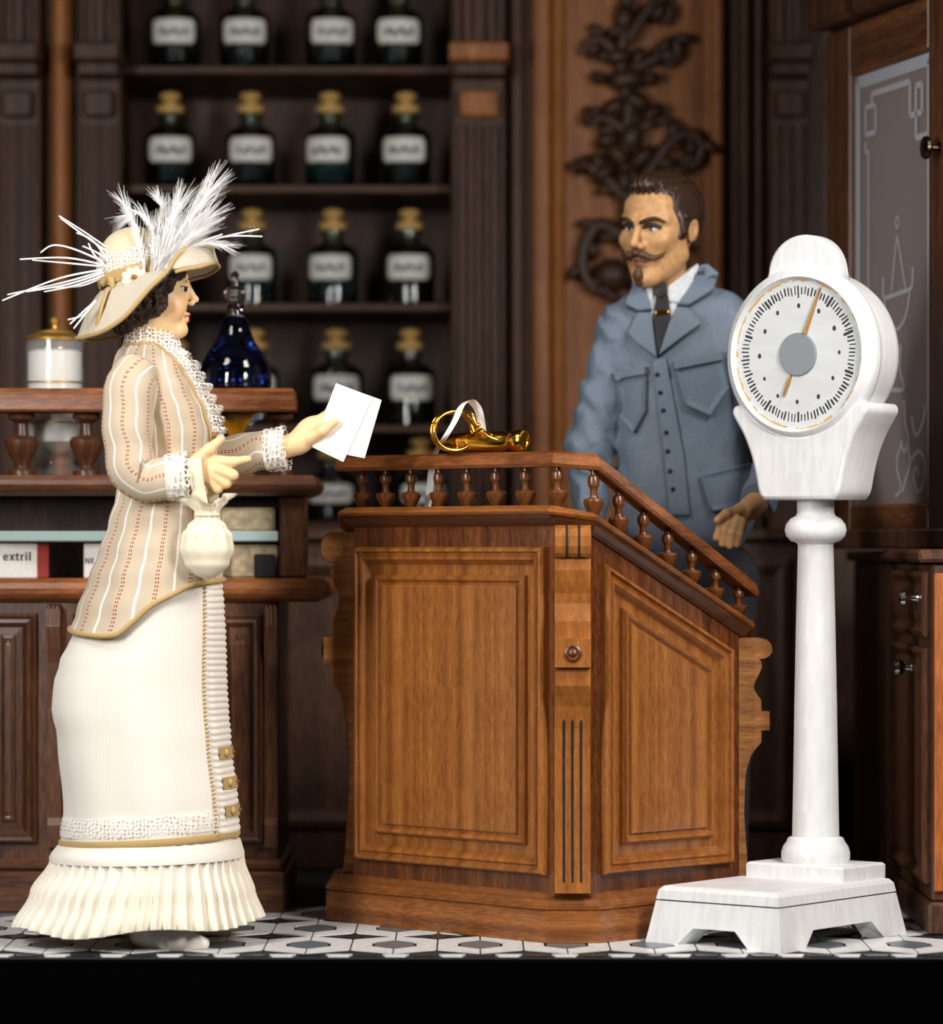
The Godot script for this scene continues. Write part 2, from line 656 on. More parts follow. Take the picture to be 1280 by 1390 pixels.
# a painted dial: grey-white ground, a circle of hand-painted strokes and a ring of dots
func dial_face() -> StandardMaterial3D:
	const N := 1024
	var im := Image.create(N, N, false, Image.FORMAT_RGB8)
	im.fill(Color8(226, 230, 226))
	var nz := FastNoiseLite.new()
	nz.frequency = 0.004
	nz.seed = 5
	for y in N:
		for x in N:
			var k := 1.0 + 0.035 * nz.get_noise_2d(x * 0.6, y * 2.0)
			var c := Color8(206, 211, 211) * k
			var r := Vector2(x - 512, y - 512).length() / 512.0
			if r > 0.975 + 0.03 * nz.get_noise_2d(x * 3.0, y * 3.0) and nz.get_noise_2d(x * 1.5 + 90, y * 1.5) > -0.12: c = Color8(196, 160, 92)
			im.set_pixel(x, y, c)
	var r2 := RandomNumberGenerator.new()
	r2.seed = 31
	for i in 100:
		var a := TAU * i / 100.0
		var long := i % 10 == 0
		var r0 := 0.80 + r2.randf_range(-0.015, 0.015) - (0.03 if long else 0.0)
		var r1 := 0.885 + r2.randf_range(-0.012, 0.018)
		var wide := r2.randf_range(8.0, 12.5) * (1.45 if long else 1.0)
		var lean := r2.randf_range(-0.012, 0.012)
		for s in 26:
			var t := s / 25.0
			var aa := a + lean * t
			var p := Vector2(sin(aa), -cos(aa)) * lerpf(r0, r1, t) * 512.0 + Vector2(512, 512)
			im.fill_rect(Rect2i(int(p.x - wide * 0.5), int(p.y - wide * 0.5), int(wide), int(wide)), Color8(24, 24, 28))
	for i in 12:
		var a := TAU * (i + 0.02 + r2.randf_range(-0.05, 0.05)) / 12.0
		var p := Vector2(sin(a), -cos(a)) * (0.635 + r2.randf_range(-0.02, 0.02)) * 512.0 + Vector2(512, 512)
		var s := r2.randf_range(13.0, 19.0)
		for y in range(-20, 21):
			for x in range(-20, 21):
				if Vector2(x * 1.25, y).length() < s: im.set_pixel(int(p.x) + x, int(p.y) + y, Color8(34, 36, 44))
	var m := plain(Color.WHITE, 0.55)
	m.albedo_texture = ImageTexture.create_from_image(im)
	m.clearcoat_enabled = true
	m.clearcoat = 0.3
	return m

# a bottle label with lines of faded handwriting
func label_print(seed_: int) -> StandardMaterial3D:
	var r2 := RandomNumberGenerator.new()
	r2.seed = 400 + seed_
	var im := Image.create(192, 112, false, Image.FORMAT_RGB8)
	im.fill(Color8(244, 246, 240))
	for e in 2:
		var c := Color8(176, 150, 92) if e == 0 else Color8(244, 246, 240)
		var b := 5 if e == 0 else 8
		im.fill_rect(Rect2i(b, b, 192 - 2 * b, 112 - 2 * b), c)
	var x := 34.0
	var ph := r2.randf() * 6.0
	var freq := r2.randf_range(0.35, 0.5)
	while x < 158.0:
		var y := 58.0 + sin(x * freq + ph) * 13.0 + sin(x * 0.13 + ph * 2.0) * 7.0
		if fposmod(x * 0.021 + ph, 1.0) < 0.9:
			im.fill_rect(Rect2i(int(x), int(y), 5, 7), Color8(52, 54, 60))
		x += 0.6
	var m := plain(Color.WHITE, 0.6)
	m.albedo_texture = ImageTexture.create_from_image(im)
	return m

func make_materials() -> void:
	var gv := grain(11, false, 0.34)
	var gh := grain(21, true, 0.4)
	var gv2 := grain(37, false, 0.55)
	var gh2 := grain(47, true, 0.5)
	M.oak_v = wood(Color8(182, 118, 56), gv, 0.36, 4.2, 0.05)
	M.oak_h = wood(Color8(168, 106, 52), gh, 0.36, 4.2, 0.05)
	M.oak_side = wood(Color8(190, 128, 62), gh, 0.6, 6.5, 0.08, 0.05)
	M.oak_dark = wood(Color8(112, 66, 34), gh, 0.36, 4.2)
	M.oak_deep = wood(Color8(134, 78, 38), gv2, 0.36, 4.2)
	M.turned = wood(Color8(148, 90, 44), gv2, 0.3, 4.2, 0.05, 0.4)
	M.counter_v = wood(Color8(108, 68, 42), gv2)
	M.counter_h = wood(Color8(118, 74, 44), gh2)
	M.rail_h = wood(Color8(164, 100, 52), gh2)
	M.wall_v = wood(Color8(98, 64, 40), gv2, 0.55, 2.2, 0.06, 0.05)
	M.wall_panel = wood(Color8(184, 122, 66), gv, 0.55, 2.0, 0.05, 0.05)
	M.wall_h = wood(Color8(98, 64, 40), gh2, 0.55, 2.2, 0.06, 0.05)
	M.carving = wood(Color8(90, 60, 38), gv2, 0.5, 2.0, 0.06, 0.1)
	M.side_v = wood(Color8(108, 68, 42), gv2, 0.42)
	M.side_end = wood(Color8(196, 112, 48), gv, 0.45)
	M.white_paint = mottled(Color8(228, 230, 230), 0.95, 0.03, 71, 0.5, 5.0, 0.05, 6)
	M.white_paint.clearcoat_enabled = true
	M.white_paint.clearcoat = 0.2
	M.dial = dial_face()
	M.hub = mottled(Color8(140, 148, 154), 0.86, 0.2, 8, 0.7, 8.0)
	M.needle = plain(Color8(178, 128, 56), 0.4, 0.4)
	M.brass = plain(Color8(232, 178, 72), 0.16, 1.0)
	M.brass_dull = plain(Color8(206, 164, 84), 0.42, 0.85)
	M.silver = plain(Color8(190, 186, 176), 0.22, 1.0)
	M.dark_metal = plain(Color8(96, 88, 72), 0.25, 1.0)
	M.white_ribbon = cloth(Color8(240, 238, 232), 0.05, 24.0)
	M.paper = mottled(Color8(246, 245, 240), 0.97, 0.2, 9, 0.85, 6.0)
	M.tile_white = mottled(Color8(232, 234, 232), 0.92, 0.05, 13, 0.3, 3.0)
	M.tile_grey = mottled(Color8(108, 118, 124), 0.8, 0.08, 14, 0.3, 4.0)
	M.tile_dark = mottled(Color8(38, 46, 54), 0.7, 0.08, 15, 0.25, 4.0)
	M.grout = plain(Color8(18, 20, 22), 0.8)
	M.black = plain(Color8(3, 3, 3), 1.0)
	M.black.metallic_specular = 0.05
	M.glass_clear = glass(Color8(240, 246, 244))
	M.glass_bottle = glass(Color8(180, 204, 204))
	M.glass_blue = glass(Color8(64, 104, 232))
	M.stopper = mottled(Color8(236, 194, 116), 0.8, 0.1, 17, 0.35, 8.0)
	M.glass_jar = plain(Color8(236, 240, 238, 30), 0.03)
	M.glass_jar.transparency = BaseMaterial3D.TRANSPARENCY_ALPHA
	M.glass_shelf = plain(Color8(206, 232, 228, 150), 0.12)
	M.glass_shelf.transparency = BaseMaterial3D.TRANSPARENCY_ALPHA
	M.liquid_dark = plain(Color8(14, 15, 15), 0.4)
	M.liquid_teal = plain(Color8(14, 62, 62), 0.4)
	M.pane = plain(Color8(150, 140, 138, 150), 0.35)
	M.pane.transparency = BaseMaterial3D.TRANSPARENCY_ALPHA
	M.etch = plain(Color8(160, 162, 168), 0.9)
	M.porcelain = plain(Color8(242, 240, 232), 0.2)
	M.ink = plain(Color8(26, 26, 30), 0.8)
	M.carton = mottled(Color8(232, 230, 224), 0.95, 0.1, 19, 0.7, 4.0)
	M.carton_red = plain(Color8(150, 44, 30), 0.6)
	M.carton_beige = mottled(Color8(206, 186, 150), 0.8, 0.03, 23, 0.7, 4.0)
	M.amber = plain(Color8(236, 164, 36), 0.15)
	M.skin_doll = plain(Color8(244, 208, 150), 0.42)
	M.skin_doll.vertex_color_use_as_albedo = true
	M.skin_doll.albedo_color = Color.WHITE
	M.skin_doll.subsurf_scatter_enabled = true
	M.skin_doll.subsurf_scatter_strength = 0.12
	M.skin_man = plain(Color.WHITE, 0.5)
	M.skin_man.vertex_color_use_as_albedo = true
	M.painted = plain(Color.WHITE, 0.35)
	M.painted.vertex_color_use_as_albedo = true
	M.eye_white = plain(Color8(232, 232, 226), 0.15)
	M.iris_dark = plain(Color8(30, 20, 16), 0.1)
	M.iris_blue = plain(Color8(58, 82, 104), 0.1)
	M.hair_brown = mottled(Color8(74, 48, 34), 0.4, 0.15, 25, 0.55, 6.0, 0.3)
	M.hair_man = mottled(Color8(62, 42, 28), 0.6, 0.2, 26, 0.36, 6.0)
	M.whisker = mottled(Color8(104, 70, 44), 0.5, 0.3, 28, 0.5, 10.0)
	M.cream = cloth(Color8(250, 245, 232), 0.045, 16.0, 0.02)
	M.cream_pleat = cloth(Color8(249, 242, 224), 0.05, 16.0, 0.02)
	M.silk = cloth(Color8(246, 236, 208), 0.05, 22.0, 0.02)
	M.stripes = striped_cloth()
	M.lace = lace(7.0, Color8(252, 250, 244), 0.2, true, 3)
	M.lace_fine = lace(10.0, Color8(252, 250, 244), 0.24, true, 4)
	M.braid = cloth(Color8(222, 188, 122), 0.22, 34.0, 0.06)
	M.straw = cloth(Color8(240, 224, 188), 0.10, 26.0, 0.05)
	M.straw_grey = cloth(Color8(228, 217, 194), 0.14, 26.0, 0.05)
	M.feather = plain(Color8(252, 252, 250), 0.7)
	M.feather.backlight_enabled = true
	M.feather.backlight = Color(0.35, 0.35, 0.35)
	M.wood_bead = plain(Color8(148, 92, 48), 0.35)
	M.coat = mottled(Color8(106, 122, 138), 0.9, 0.09, 27, 0.6, 5.0, 0.06)
	M.coat_dark = plain(Color8(48, 56, 66), 0.8)
	M.shirt = mottled(Color8(214, 220, 224), 0.88, 0.06, 29, 0.7, 5.0, 0.06)
	M.tie = plain(Color8(14, 13, 15), 0.5)
	M.trousers = mottled(Color8(44, 46, 52), 0.8, 0.05, 30, 0.8, 4.0)
	M.shoe = plain(Color8(20, 16, 14), 0.35)
	M.shoe_white = mottled(Color8(240, 234, 222), 0.94, 0.05, 33, 0.45, 4.0)

# ---------------------------------------------------------------- the room
func wx(px: float) -> float:
	return (px - 640.0) / F * 11.2
func wy(py: float) -> float:
	return EYE + (745.0 - py) / F * 11.2

func build_room() -> void:
	var front := -8.171
	var g := G.new()
	g.box(Vector3(0, -0.03, (front - 12.0) / 2), Vector3(5.0, 0.06, 12.0 + front), 0.002)
	var floor_ := struct("floor", g.mesh(), M.grout)
	# inlaid tiles: grey centres, white surrounds, dark diamonds where four surrounds meet
	var a := 0.196
	var b := 0.36
	var t := 0.003
	var flat := func(poly: PackedVector2Array) -> ArrayMesh:
		var q := G.new()
		q.prism(poly, Vector3.ZERO, Vector3.RIGHT, Vector3.BACK, Vector3.UP, t)
		return q.mesh()
	var hexa := func(hx: float, hz: float, cut: float) -> PackedVector2Array:
		return PackedVector2Array([Vector2(-hx, -hz + cut), Vector2(0, -hz), Vector2(hx, -hz + cut), Vector2(hx, hz - cut), Vector2(0, hz), Vector2(-hx, hz - cut)])
	var centre: ArrayMesh = flat.call(hexa.call(0.044, 0.085, 0.05))
	var dia: ArrayMesh = flat.call(PackedVector2Array([Vector2(-0.024, 0), Vector2(0, -0.07), Vector2(0.024, 0), Vector2(0, 0.07)]))
	var inner: PackedVector2Array = hexa.call(0.051, 0.096, 0.055)
	var outer := PackedVector2Array([Vector2(-a / 2 + 0.002, -b / 2 + 0.075), Vector2(0, -b / 2 + 0.004), Vector2(a / 2 - 0.002, -b / 2 + 0.075), Vector2(a / 2 - 0.002, b / 2 - 0.075), Vector2(0, b / 2 - 0.004), Vector2(-a / 2 + 0.002, b / 2 - 0.075)])
	var around := []
	for i in 6:
		var k := (i + 1) % 6
		var e := (outer[k] - outer[i]).normalized() * 0.0022
		around.append(flat.call(PackedVector2Array([outer[i] + e, outer[k] - e, inner[k] - e, inner[i] + e])))
	var edge_tri: ArrayMesh = flat.call(PackedVector2Array([Vector2(-0.03, -0.02), Vector2(0.03, -0.02), Vector2(0.022, 0.02), Vector2(-0.022, 0.02)]))
	for row in 3:
		for col in 13:
			var x := (col - 6.0) * a + 0.02
			var z := front - 0.07 - b * (row + 0.5)
			if (x < -0.35 and row == 2 and x > -2.0) == false or true:
				part(floor_, "grey_tile", centre, M.tile_grey).position = Vector3(x, 0, z)
				for m in around:
					part(floor_, "white_tile", m, M.tile_white).position = Vector3(x, 0, z)
				part(floor_, "dark_tile", dia, M.tile_dark).position = Vector3(x + a / 2, 0, z - b / 2)
	for col in 42:
		part(floor_, "border_tile", edge_tri, M.tile_white if col % 2 == 0 else M.tile_dark).position = Vector3((col - 21.0) * 0.063 + 0.02, 0, front - 0.028)
	# the painted black front edge of the room's base
	struct("trim_1", boxmesh(Vector3(5.0, 0.3, 0.04), 0.004, Vector3(0, -0.1535, front + 0.0201)), M.black)
	# back wall: left of the shelves, right of them, below and above, and the recess behind
	var back := -11.2
	var x0 := wx(150)
	var x1 := wx(612)
	var top := 2.965
	g = G.new()
	g.box(Vector3((-2.5 + x0) / 2, top / 2, back - 0.1), Vector3(x0 + 2.5, top, 0.2), 0.002)
	g.box(Vector3((2.5 + x1) / 2, top / 2, back - 0.1), Vector3(2.5 - x1, top, 0.2), 0.002)
	g.box(Vector3((x0 + x1) / 2, wy(712) / 2, back - 0.1), Vector3(x1 - x0, wy(712), 0.2), 0.002)
	g.box(Vector3((x0 + x1) / 2, 2.85, back - 0.1), Vector3(x1 - x0, 0.23, 0.2), 0.002)
	struct("wall_back", g.mesh(), M.wall_v)
	g = G.new()
	g.box(Vector3((x0 + x1) / 2, 1.48, back - 0.72), Vector3(x1 - x0 + 0.2, 2.96, 0.04), 0.002)
	g.box(Vector3(x0 - 0.02, 1.48, back - 0.45), Vector3(0.04, 2.96, 0.5), 0.002)
	g.box(Vector3(x1 + 0.02, 1.48, back - 0.45), Vector3(0.04, 2.96, 0.5), 0.002)
	struct("wall_recess", g.mesh(), M.wall_v)
	struct("wall_left", boxmesh(Vector3(0.1, 2.96, 3.5), 0.002, Vector3(-2.3, 1.48, -9.95)), M.wall_v)
	struct("wall_right", boxmesh(Vector3(0.1, 2.96, 3.5), 0.002, Vector3(2.3, 1.48, -9.95)), M.wall_v)
	struct("ceiling", boxmesh(Vector3(4.7, 0.06, 3.6), 0.002, Vector3(0, 3.0, -10.1)), M.wall_v)
	# upright mouldings and pilasters of the back wall: [left, right, proud, material]
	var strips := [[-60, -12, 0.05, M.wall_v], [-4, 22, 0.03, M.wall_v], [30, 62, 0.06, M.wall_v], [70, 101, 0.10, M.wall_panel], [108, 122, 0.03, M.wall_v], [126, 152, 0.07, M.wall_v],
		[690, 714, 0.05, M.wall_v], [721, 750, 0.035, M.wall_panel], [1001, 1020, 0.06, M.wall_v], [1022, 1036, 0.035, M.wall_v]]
	var n := 2
	for s in strips:
		var q := G.new()
		var w := wx(s[1]) - wx(s[0])
		# a rounded upright: half-round plan
		var rings := []
		for y in [0.0, top]:
			var ring := PackedVector3Array()
			for i in 13:
				var an := PI * i / 12.0
				ring.append(Vector3(wx(s[0]) + w / 2 - cos(an) * w / 2, y, back + pow(sin(an), 0.55) * s[2]))
			rings.append(ring)
		q.loft([rings[1], rings[0]], false)
		struct("trim_%d" % n, q.mesh(), s[3])
		n += 1
	# broad panel behind the chemist
	g = G.new()
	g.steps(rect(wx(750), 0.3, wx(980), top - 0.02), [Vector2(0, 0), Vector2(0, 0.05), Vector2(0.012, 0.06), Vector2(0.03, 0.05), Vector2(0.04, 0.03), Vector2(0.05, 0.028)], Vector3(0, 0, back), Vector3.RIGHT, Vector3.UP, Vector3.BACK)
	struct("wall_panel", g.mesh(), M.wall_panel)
	# fluted pilasters with capitals
	var pil := func(px0: float, px1: float, mat: Material, cap_mat: Material, label: String) -> void:
		var o := thing("fluted_pilaster", label, "pilaster", Vector3((wx(px0) + wx(px1)) / 2, 0, back), 0, "pilasters of the back wall")
		var w := wx(px1) - wx(px0)
		part(o, "shaft", boxmesh(Vector3(w, wy(112), 0.10), 0.006, Vector3(0, wy(112) / 2, 0.05)), mat)
		for i in 3:
			var q := G.new()
			var cx := (i - 1) * w * 0.3
			q.tube([Vector3(cx, 0.9, 0.1), Vector3(cx, wy(175), 0.1)], [w * 0.105, w * 0.105], 12)
			part(o, "reed", q.mesh(), mat)
		part(o, "upper_shaft", boxmesh(Vector3(w * 0.95, 2.95 - wy(72), 0.10), 0.006, Vector3(0, (2.95 + wy(72)) / 2, 0.05)), mat)
		for i in 2:
			var q := G.new()
			var cx := (i - 0.5) * w * 0.45
			q.tube([Vector3(cx, wy(66), 0.1), Vector3(cx, 2.95, 0.1)], [w * 0.13, w * 0.13], 12)
			part(o, "reed", q.mesh(), mat)
		var c := G.new()
		c.box(Vector3(0, wy(82), 0.1), Vector3(w * 1.12, wy(70) - wy(95), 0.24), 0.008)
		part(o, "capital", c.mesh(), cap_mat)
		c = G.new()
		c.box(Vector3(0, wy(103), 0.08), Vector3(w * 1.0, wy(95) - wy(112), 0.19), 0.006)
		part(o, "capital_neck", c.mesh(), mat)
		c = G.new()
		c.box(Vector3(0, wy(148), 0.075), Vector3(w * 0.72, wy(130) - wy(166), 0.14), 0.008)
		part(o, "capital_block", c.mesh(), cap_mat)
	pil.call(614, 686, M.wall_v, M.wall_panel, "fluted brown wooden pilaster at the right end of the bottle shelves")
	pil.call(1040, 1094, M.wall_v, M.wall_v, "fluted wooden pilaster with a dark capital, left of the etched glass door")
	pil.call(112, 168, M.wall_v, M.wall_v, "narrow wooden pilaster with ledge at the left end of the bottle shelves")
	pil.call(2, 60, M.wall_v, M.wall_v, "dim wooden pilaster at the far left edge of the back wall")
	# shelves
	for y in [88, 250, 411, 576, 708]:
		whole("wall_shelf", boxmesh(Vector3(x1 - x0 - 0.002, 0.024, 0.66), 0.004, Vector3.ZERO), M.wall_h, "thin brown shelf board, %s from the top, carrying bottles" % {88: "first", 250: "second", 411: "third", 576: "fourth", 708: "fifth"}[y], "shelf", Vector3((x0 + x1) / 2, wy(y) - 0.012, back - 0.35), 0, "bottle shelves")
	# dark fitted base cupboards along the back wall
	var bc := thing("base_cupboard", "very dark low cupboard along the back wall behind the chemist", "cupboard", Vector3(-0.15, 0, -10.70))
	part(bc, "body", boxmesh(Vector3(2.3, 0.93, 0.6), 0.006, Vector3(0, 0.465, 0)), M.wall_v)
	part(bc, "worktop", boxmesh(Vector3(2.34, 0.035, 0.66), 0.008, Vector3(0, 0.9475, 0.0)), M.wall_v)
	for i in 4:
		var q := G.new()
		q.steps(rect(-1.05 + i * 0.54, 0.12, -1.05 + i * 0.54 + 0.48, 0.88), [Vector2(0, 0), Vector2(0, 0.014), Vector2(0.02, 0.02), Vector2(0.04, 0.012), Vector2(0.05, 0.004)], Vector3(0, 0, 0.3), Vector3.RIGHT, Vector3.UP, Vector3.BACK)
		part(bc, "door", q.mesh(), M.wall_v)

func build_carving() -> void:
	var o := thing("carved_ornament", "dark carved floral scrollwork on the wall panel behind the chemist", "carving", Vector3(wx(848), wy(200), -11.158))
	var c := func(px: float, py: float, z := 0.03) -> Vector3:
		return Vector3(wx(px) - wx(848), wy(py) - wy(200), z)
	var scroll := func(pts: Array, r0: float, r1: float, called: String) -> void:
		var q := G.new()
		var ctrl := []
		for p in pts: ctrl.append(c.call(p[0], p[1], p[2] if p.size() > 2 else 0.035))
		var path := curve_points(ctrl, 6)
		var rad := []
		for i in path.size(): rad.append(lerpf(r0, r1, float(i) / (path.size() - 1)))
		q.tube(path, rad, 10)
		# small leaves budding from both sides of the stalk
		var side := 1.0
		for i in range(3, path.size() - 2, 5):
			var d: Vector3 = (path[i + 1] - path[i]).normalized()
			var n := Vector3(-d.y, d.x, 0) * side
			q.ball(path[i] + n * 0.026 + d * 0.008, Vector3(0.034, 0.017, 0.02), 10, 6, Basis(Vector3.BACK, atan2((n + d).y, (n + d).x)))
			side = -side
		part(o, called, q.mesh(), M.carving)
	scroll.call([[846, -60], [850, 20], [842, 90], [852, 150], [846, 210], [850, 270], [846, 340]], 0.022, 0.02, "stem")
	scroll.call([[850, 330], [815, 308], [795, 330], [790, 365], [805, 395], [830, 392], [834, 370]], 0.026, 0.012, "scroll")
	scroll.call([[850, 330], [885, 310], [908, 330], [914, 365], [900, 395], [876, 392]], 0.026, 0.012, "scroll")
	scroll.call([[852, 270], [880, 235], [910, 195], [938, 185], [950, 205], [940, 228], [922, 222]], 0.024, 0.012, "scroll")
	scroll.call([[846, 270], [815, 240], [796, 228], [788, 215]], 0.022, 0.016, "scroll")
	scroll.call([[852, 100], [885, 85], [912, 60], [918, 80], [900, 95]], 0.022, 0.012, "scroll")
	scroll.call([[846, 90], [820, 62], [798, 62], [790, 78]], 0.022, 0.012, "scroll")
	scroll.call([[852, 60], [872, 25], [890, 8], [908, 20], [898, 38]], 0.02, 0.012, "scroll")
	scroll.call([[846, 180], [820, 165], [798, 172]], 0.02, 0.016, "scroll")
	scroll.call([[850, 190], [880, 170], [900, 150]], 0.02, 0.014, "scroll")
	# leaves and buds: flattened ovals with a ridge
	for l in [[805, 72, 16, 9, 30], [838, 82, 20, 14, 0], [900, 68, 18, 10, 40], [893, 22, 18, 12, 60], [797, 163, 12, 9, 70], [850, 112, 26, 18, 10], [862, 142, 22, 14, -30], [832, 150, 20, 13, 30], [856, 190, 26, 17, 80], [884, 158, 20, 10, 40], [790, 228, 16, 9, 60], [818, 240, 20, 10, 35], [838, 215, 22, 13, -50], [870, 218, 24, 12, 45], [936, 205, 14, 10, 30], [830, 376, 26, 24, 0], [868, 376, 24, 22, 0], [846, 30, 24, 14, 90], [822, 195, 18, 11, 20], [846, 250, 22, 13, 90], [812, 110, 14, 9, -20], [882, 112, 15, 9, 20]]:
		var q := G.new()
		q.ball(c.call(l[0], l[1], 0.03), Vector3(l[2] * 0.00224, l[3] * 0.00224, 0.045), 14, 8, Basis(Vector3.BACK, deg_to_rad(l[4])))
		part(o, "leaf" if l[3] < 20 else "boss", q.mesh(), M.carving)

func build_bottles() -> void:
	var s := 11.36 / F
	# outline of one bottle in metres: foot, body, shoulder, neck, lip
	var shapes := []
	for v in 3:
		var r: float = [0.078, 0.084, 0.082][v]
		var body: float = [0.15, 0.15, 0.112][v]
		shapes.append([Vector2(0, 0), Vector2(r * 0.93, 0), Vector2(r, 0.006), Vector2(r, body), Vector2(r * 0.95, body + 0.018), Vector2(r * 0.72, body + 0.035), Vector2(r * 0.44, body + 0.044), Vector2(r * 0.40, body + 0.056), Vector2(r * 0.40, body + 0.07), Vector2(r * 0.5, body + 0.073), Vector2(r * 0.5, body + 0.082), Vector2(r * 0.34, body + 0.084),
			Vector2(r * 0.33, body + 0.05), Vector2(r * 0.62, body + 0.028), Vector2(r * 0.9, body + 0.006), Vector2(r * 0.925, 0.016), Vector2(r * 0.86, 0.01), Vector2(0, 0.01)])
	var bottle := []
	var stop := []
	var paper := []
	var liquid := []
	for v in 3:
		var g := G.new()
		g.lathe(shapes[v], 40)
		bottle.append(g.mesh())
		var r: float = [0.078, 0.084, 0.082][v]
		var body: float = [0.15, 0.15, 0.112][v]
		g = G.new()
		g.lathe([Vector2(0, 0.0165), Vector2(r * 0.9, 0.0165), Vector2(r * 0.92, 0.02), Vector2(r * 0.92, body), Vector2(r * 0.86, body + 0.01), Vector2(0, body + 0.012)], 32)
		liquid.append(g.mesh())
		g = G.new()
		var y := body + 0.062
		g.lathe([Vector2(0, y), Vector2(r * 0.3, y), Vector2(r * 0.31, body + 0.083), Vector2(r * 0.52, body + 0.086), Vector2(r * 0.56, body + 0.098), Vector2(r * 0.5, body + 0.108), Vector2(r * 0.24, body + 0.112), Vector2(r * 0.2, body + 0.119), Vector2(r * 0.34, body + 0.124), Vector2(r * 0.44, body + 0.133), Vector2(r * 0.38, body + 0.144), Vector2(r * 0.2, body + 0.15), Vector2(0, body + 0.152)], 28)
		stop.append(g.mesh())
		# the label is wrapped round the front of the body
		g = G.new()
		var h0 := body * 0.52
		var h1 := body * 1.06
		var half := 0.95
		for i in 20:
			var a0 := lerpf(-half, half, i / 20.0)
			var a1 := lerpf(-half, half, (i + 1) / 20.0)
			var cut := func(a: float) -> float: return 0.0 if absf(a) < half * 0.85 else (absf(a) - half * 0.85) / (half * 0.15) * 0.014
			var rr := r + 0.0015
			g.group(0)
			g.quad(Vector3(sin(a0) * rr, h0 + cut.call(a0), cos(a0) * rr), Vector3(sin(a1) * rr, h0 + cut.call(a1), cos(a1) * rr), Vector3(sin(a1) * rr, minf(h1, body + 0.004) - cut.call(a1), cos(a1) * rr), Vector3(sin(a0) * rr, minf(h1, body + 0.004) - cut.call(a0), cos(a0) * rr), Vector2(i / 20.0, 1), Vector2((i + 1) / 20.0, 1), Vector2((i + 1) / 20.0, 0), Vector2(i / 20.0, 0))
		paper.append(g.mesh())
	var prints := []
	for i in 8: prints.append(label_print(i))
	var rows := [[88, [238, 332, 449, 540], "top"], [250, [231, 340, 448, 551], "second"], [411, [226, 342, 452, 556], "third"], [576, [236, 345, 457, 557], "fourth"], [708, [450, 572], "fifth"]]
	var words := ["leftmost", "second", "third", "rightmost"]
	for ri in rows.size():
		var row: Array = rows[ri]
		for ci in row[1].size():
			var px: float = row[1][ci]
			var v := 1 if ri == 3 and ci == 2 else 2 if ri == 4 else 0
			var who: String = words[ci] if row[1].size() == 4 else ["left", "right"][ci]
			var o := thing("apothecary_bottle", "dark glass bottle with white label and gold stopper, %s on the %s shelf" % [who, row[2]], "bottle", Vector3((px - 640) / F * 11.36, wy(row[0]), -11.36), rng.randf_range(-9, 9), "bottles on the wall shelves")
			part(o, "glass_body", bottle[v], M.glass_bottle)
			part(o, "contents", liquid[v], M.liquid_teal if (ri * 4 + ci) in [6, 9, 10, 13] else M.liquid_dark)
			part(o, "stopper", stop[v], M.stopper)
			part(o, "paper_label", paper[v], prints[(ri * 3 + ci) % 8])

# ---------------------------------------------------------------- the lectern
const LC := Vector3(0.136, 0, -8.93)
func ll(x: float, d: float) -> Vector2:   # plan point (x, distance) to the lectern's own axes
	var p := Vector3(x, 0, -d) - LC
	return Vector2(p.x * 0.70710678 + p.z * 0.70710678, -p.x * 0.70710678 + p.z * 0.70710678)

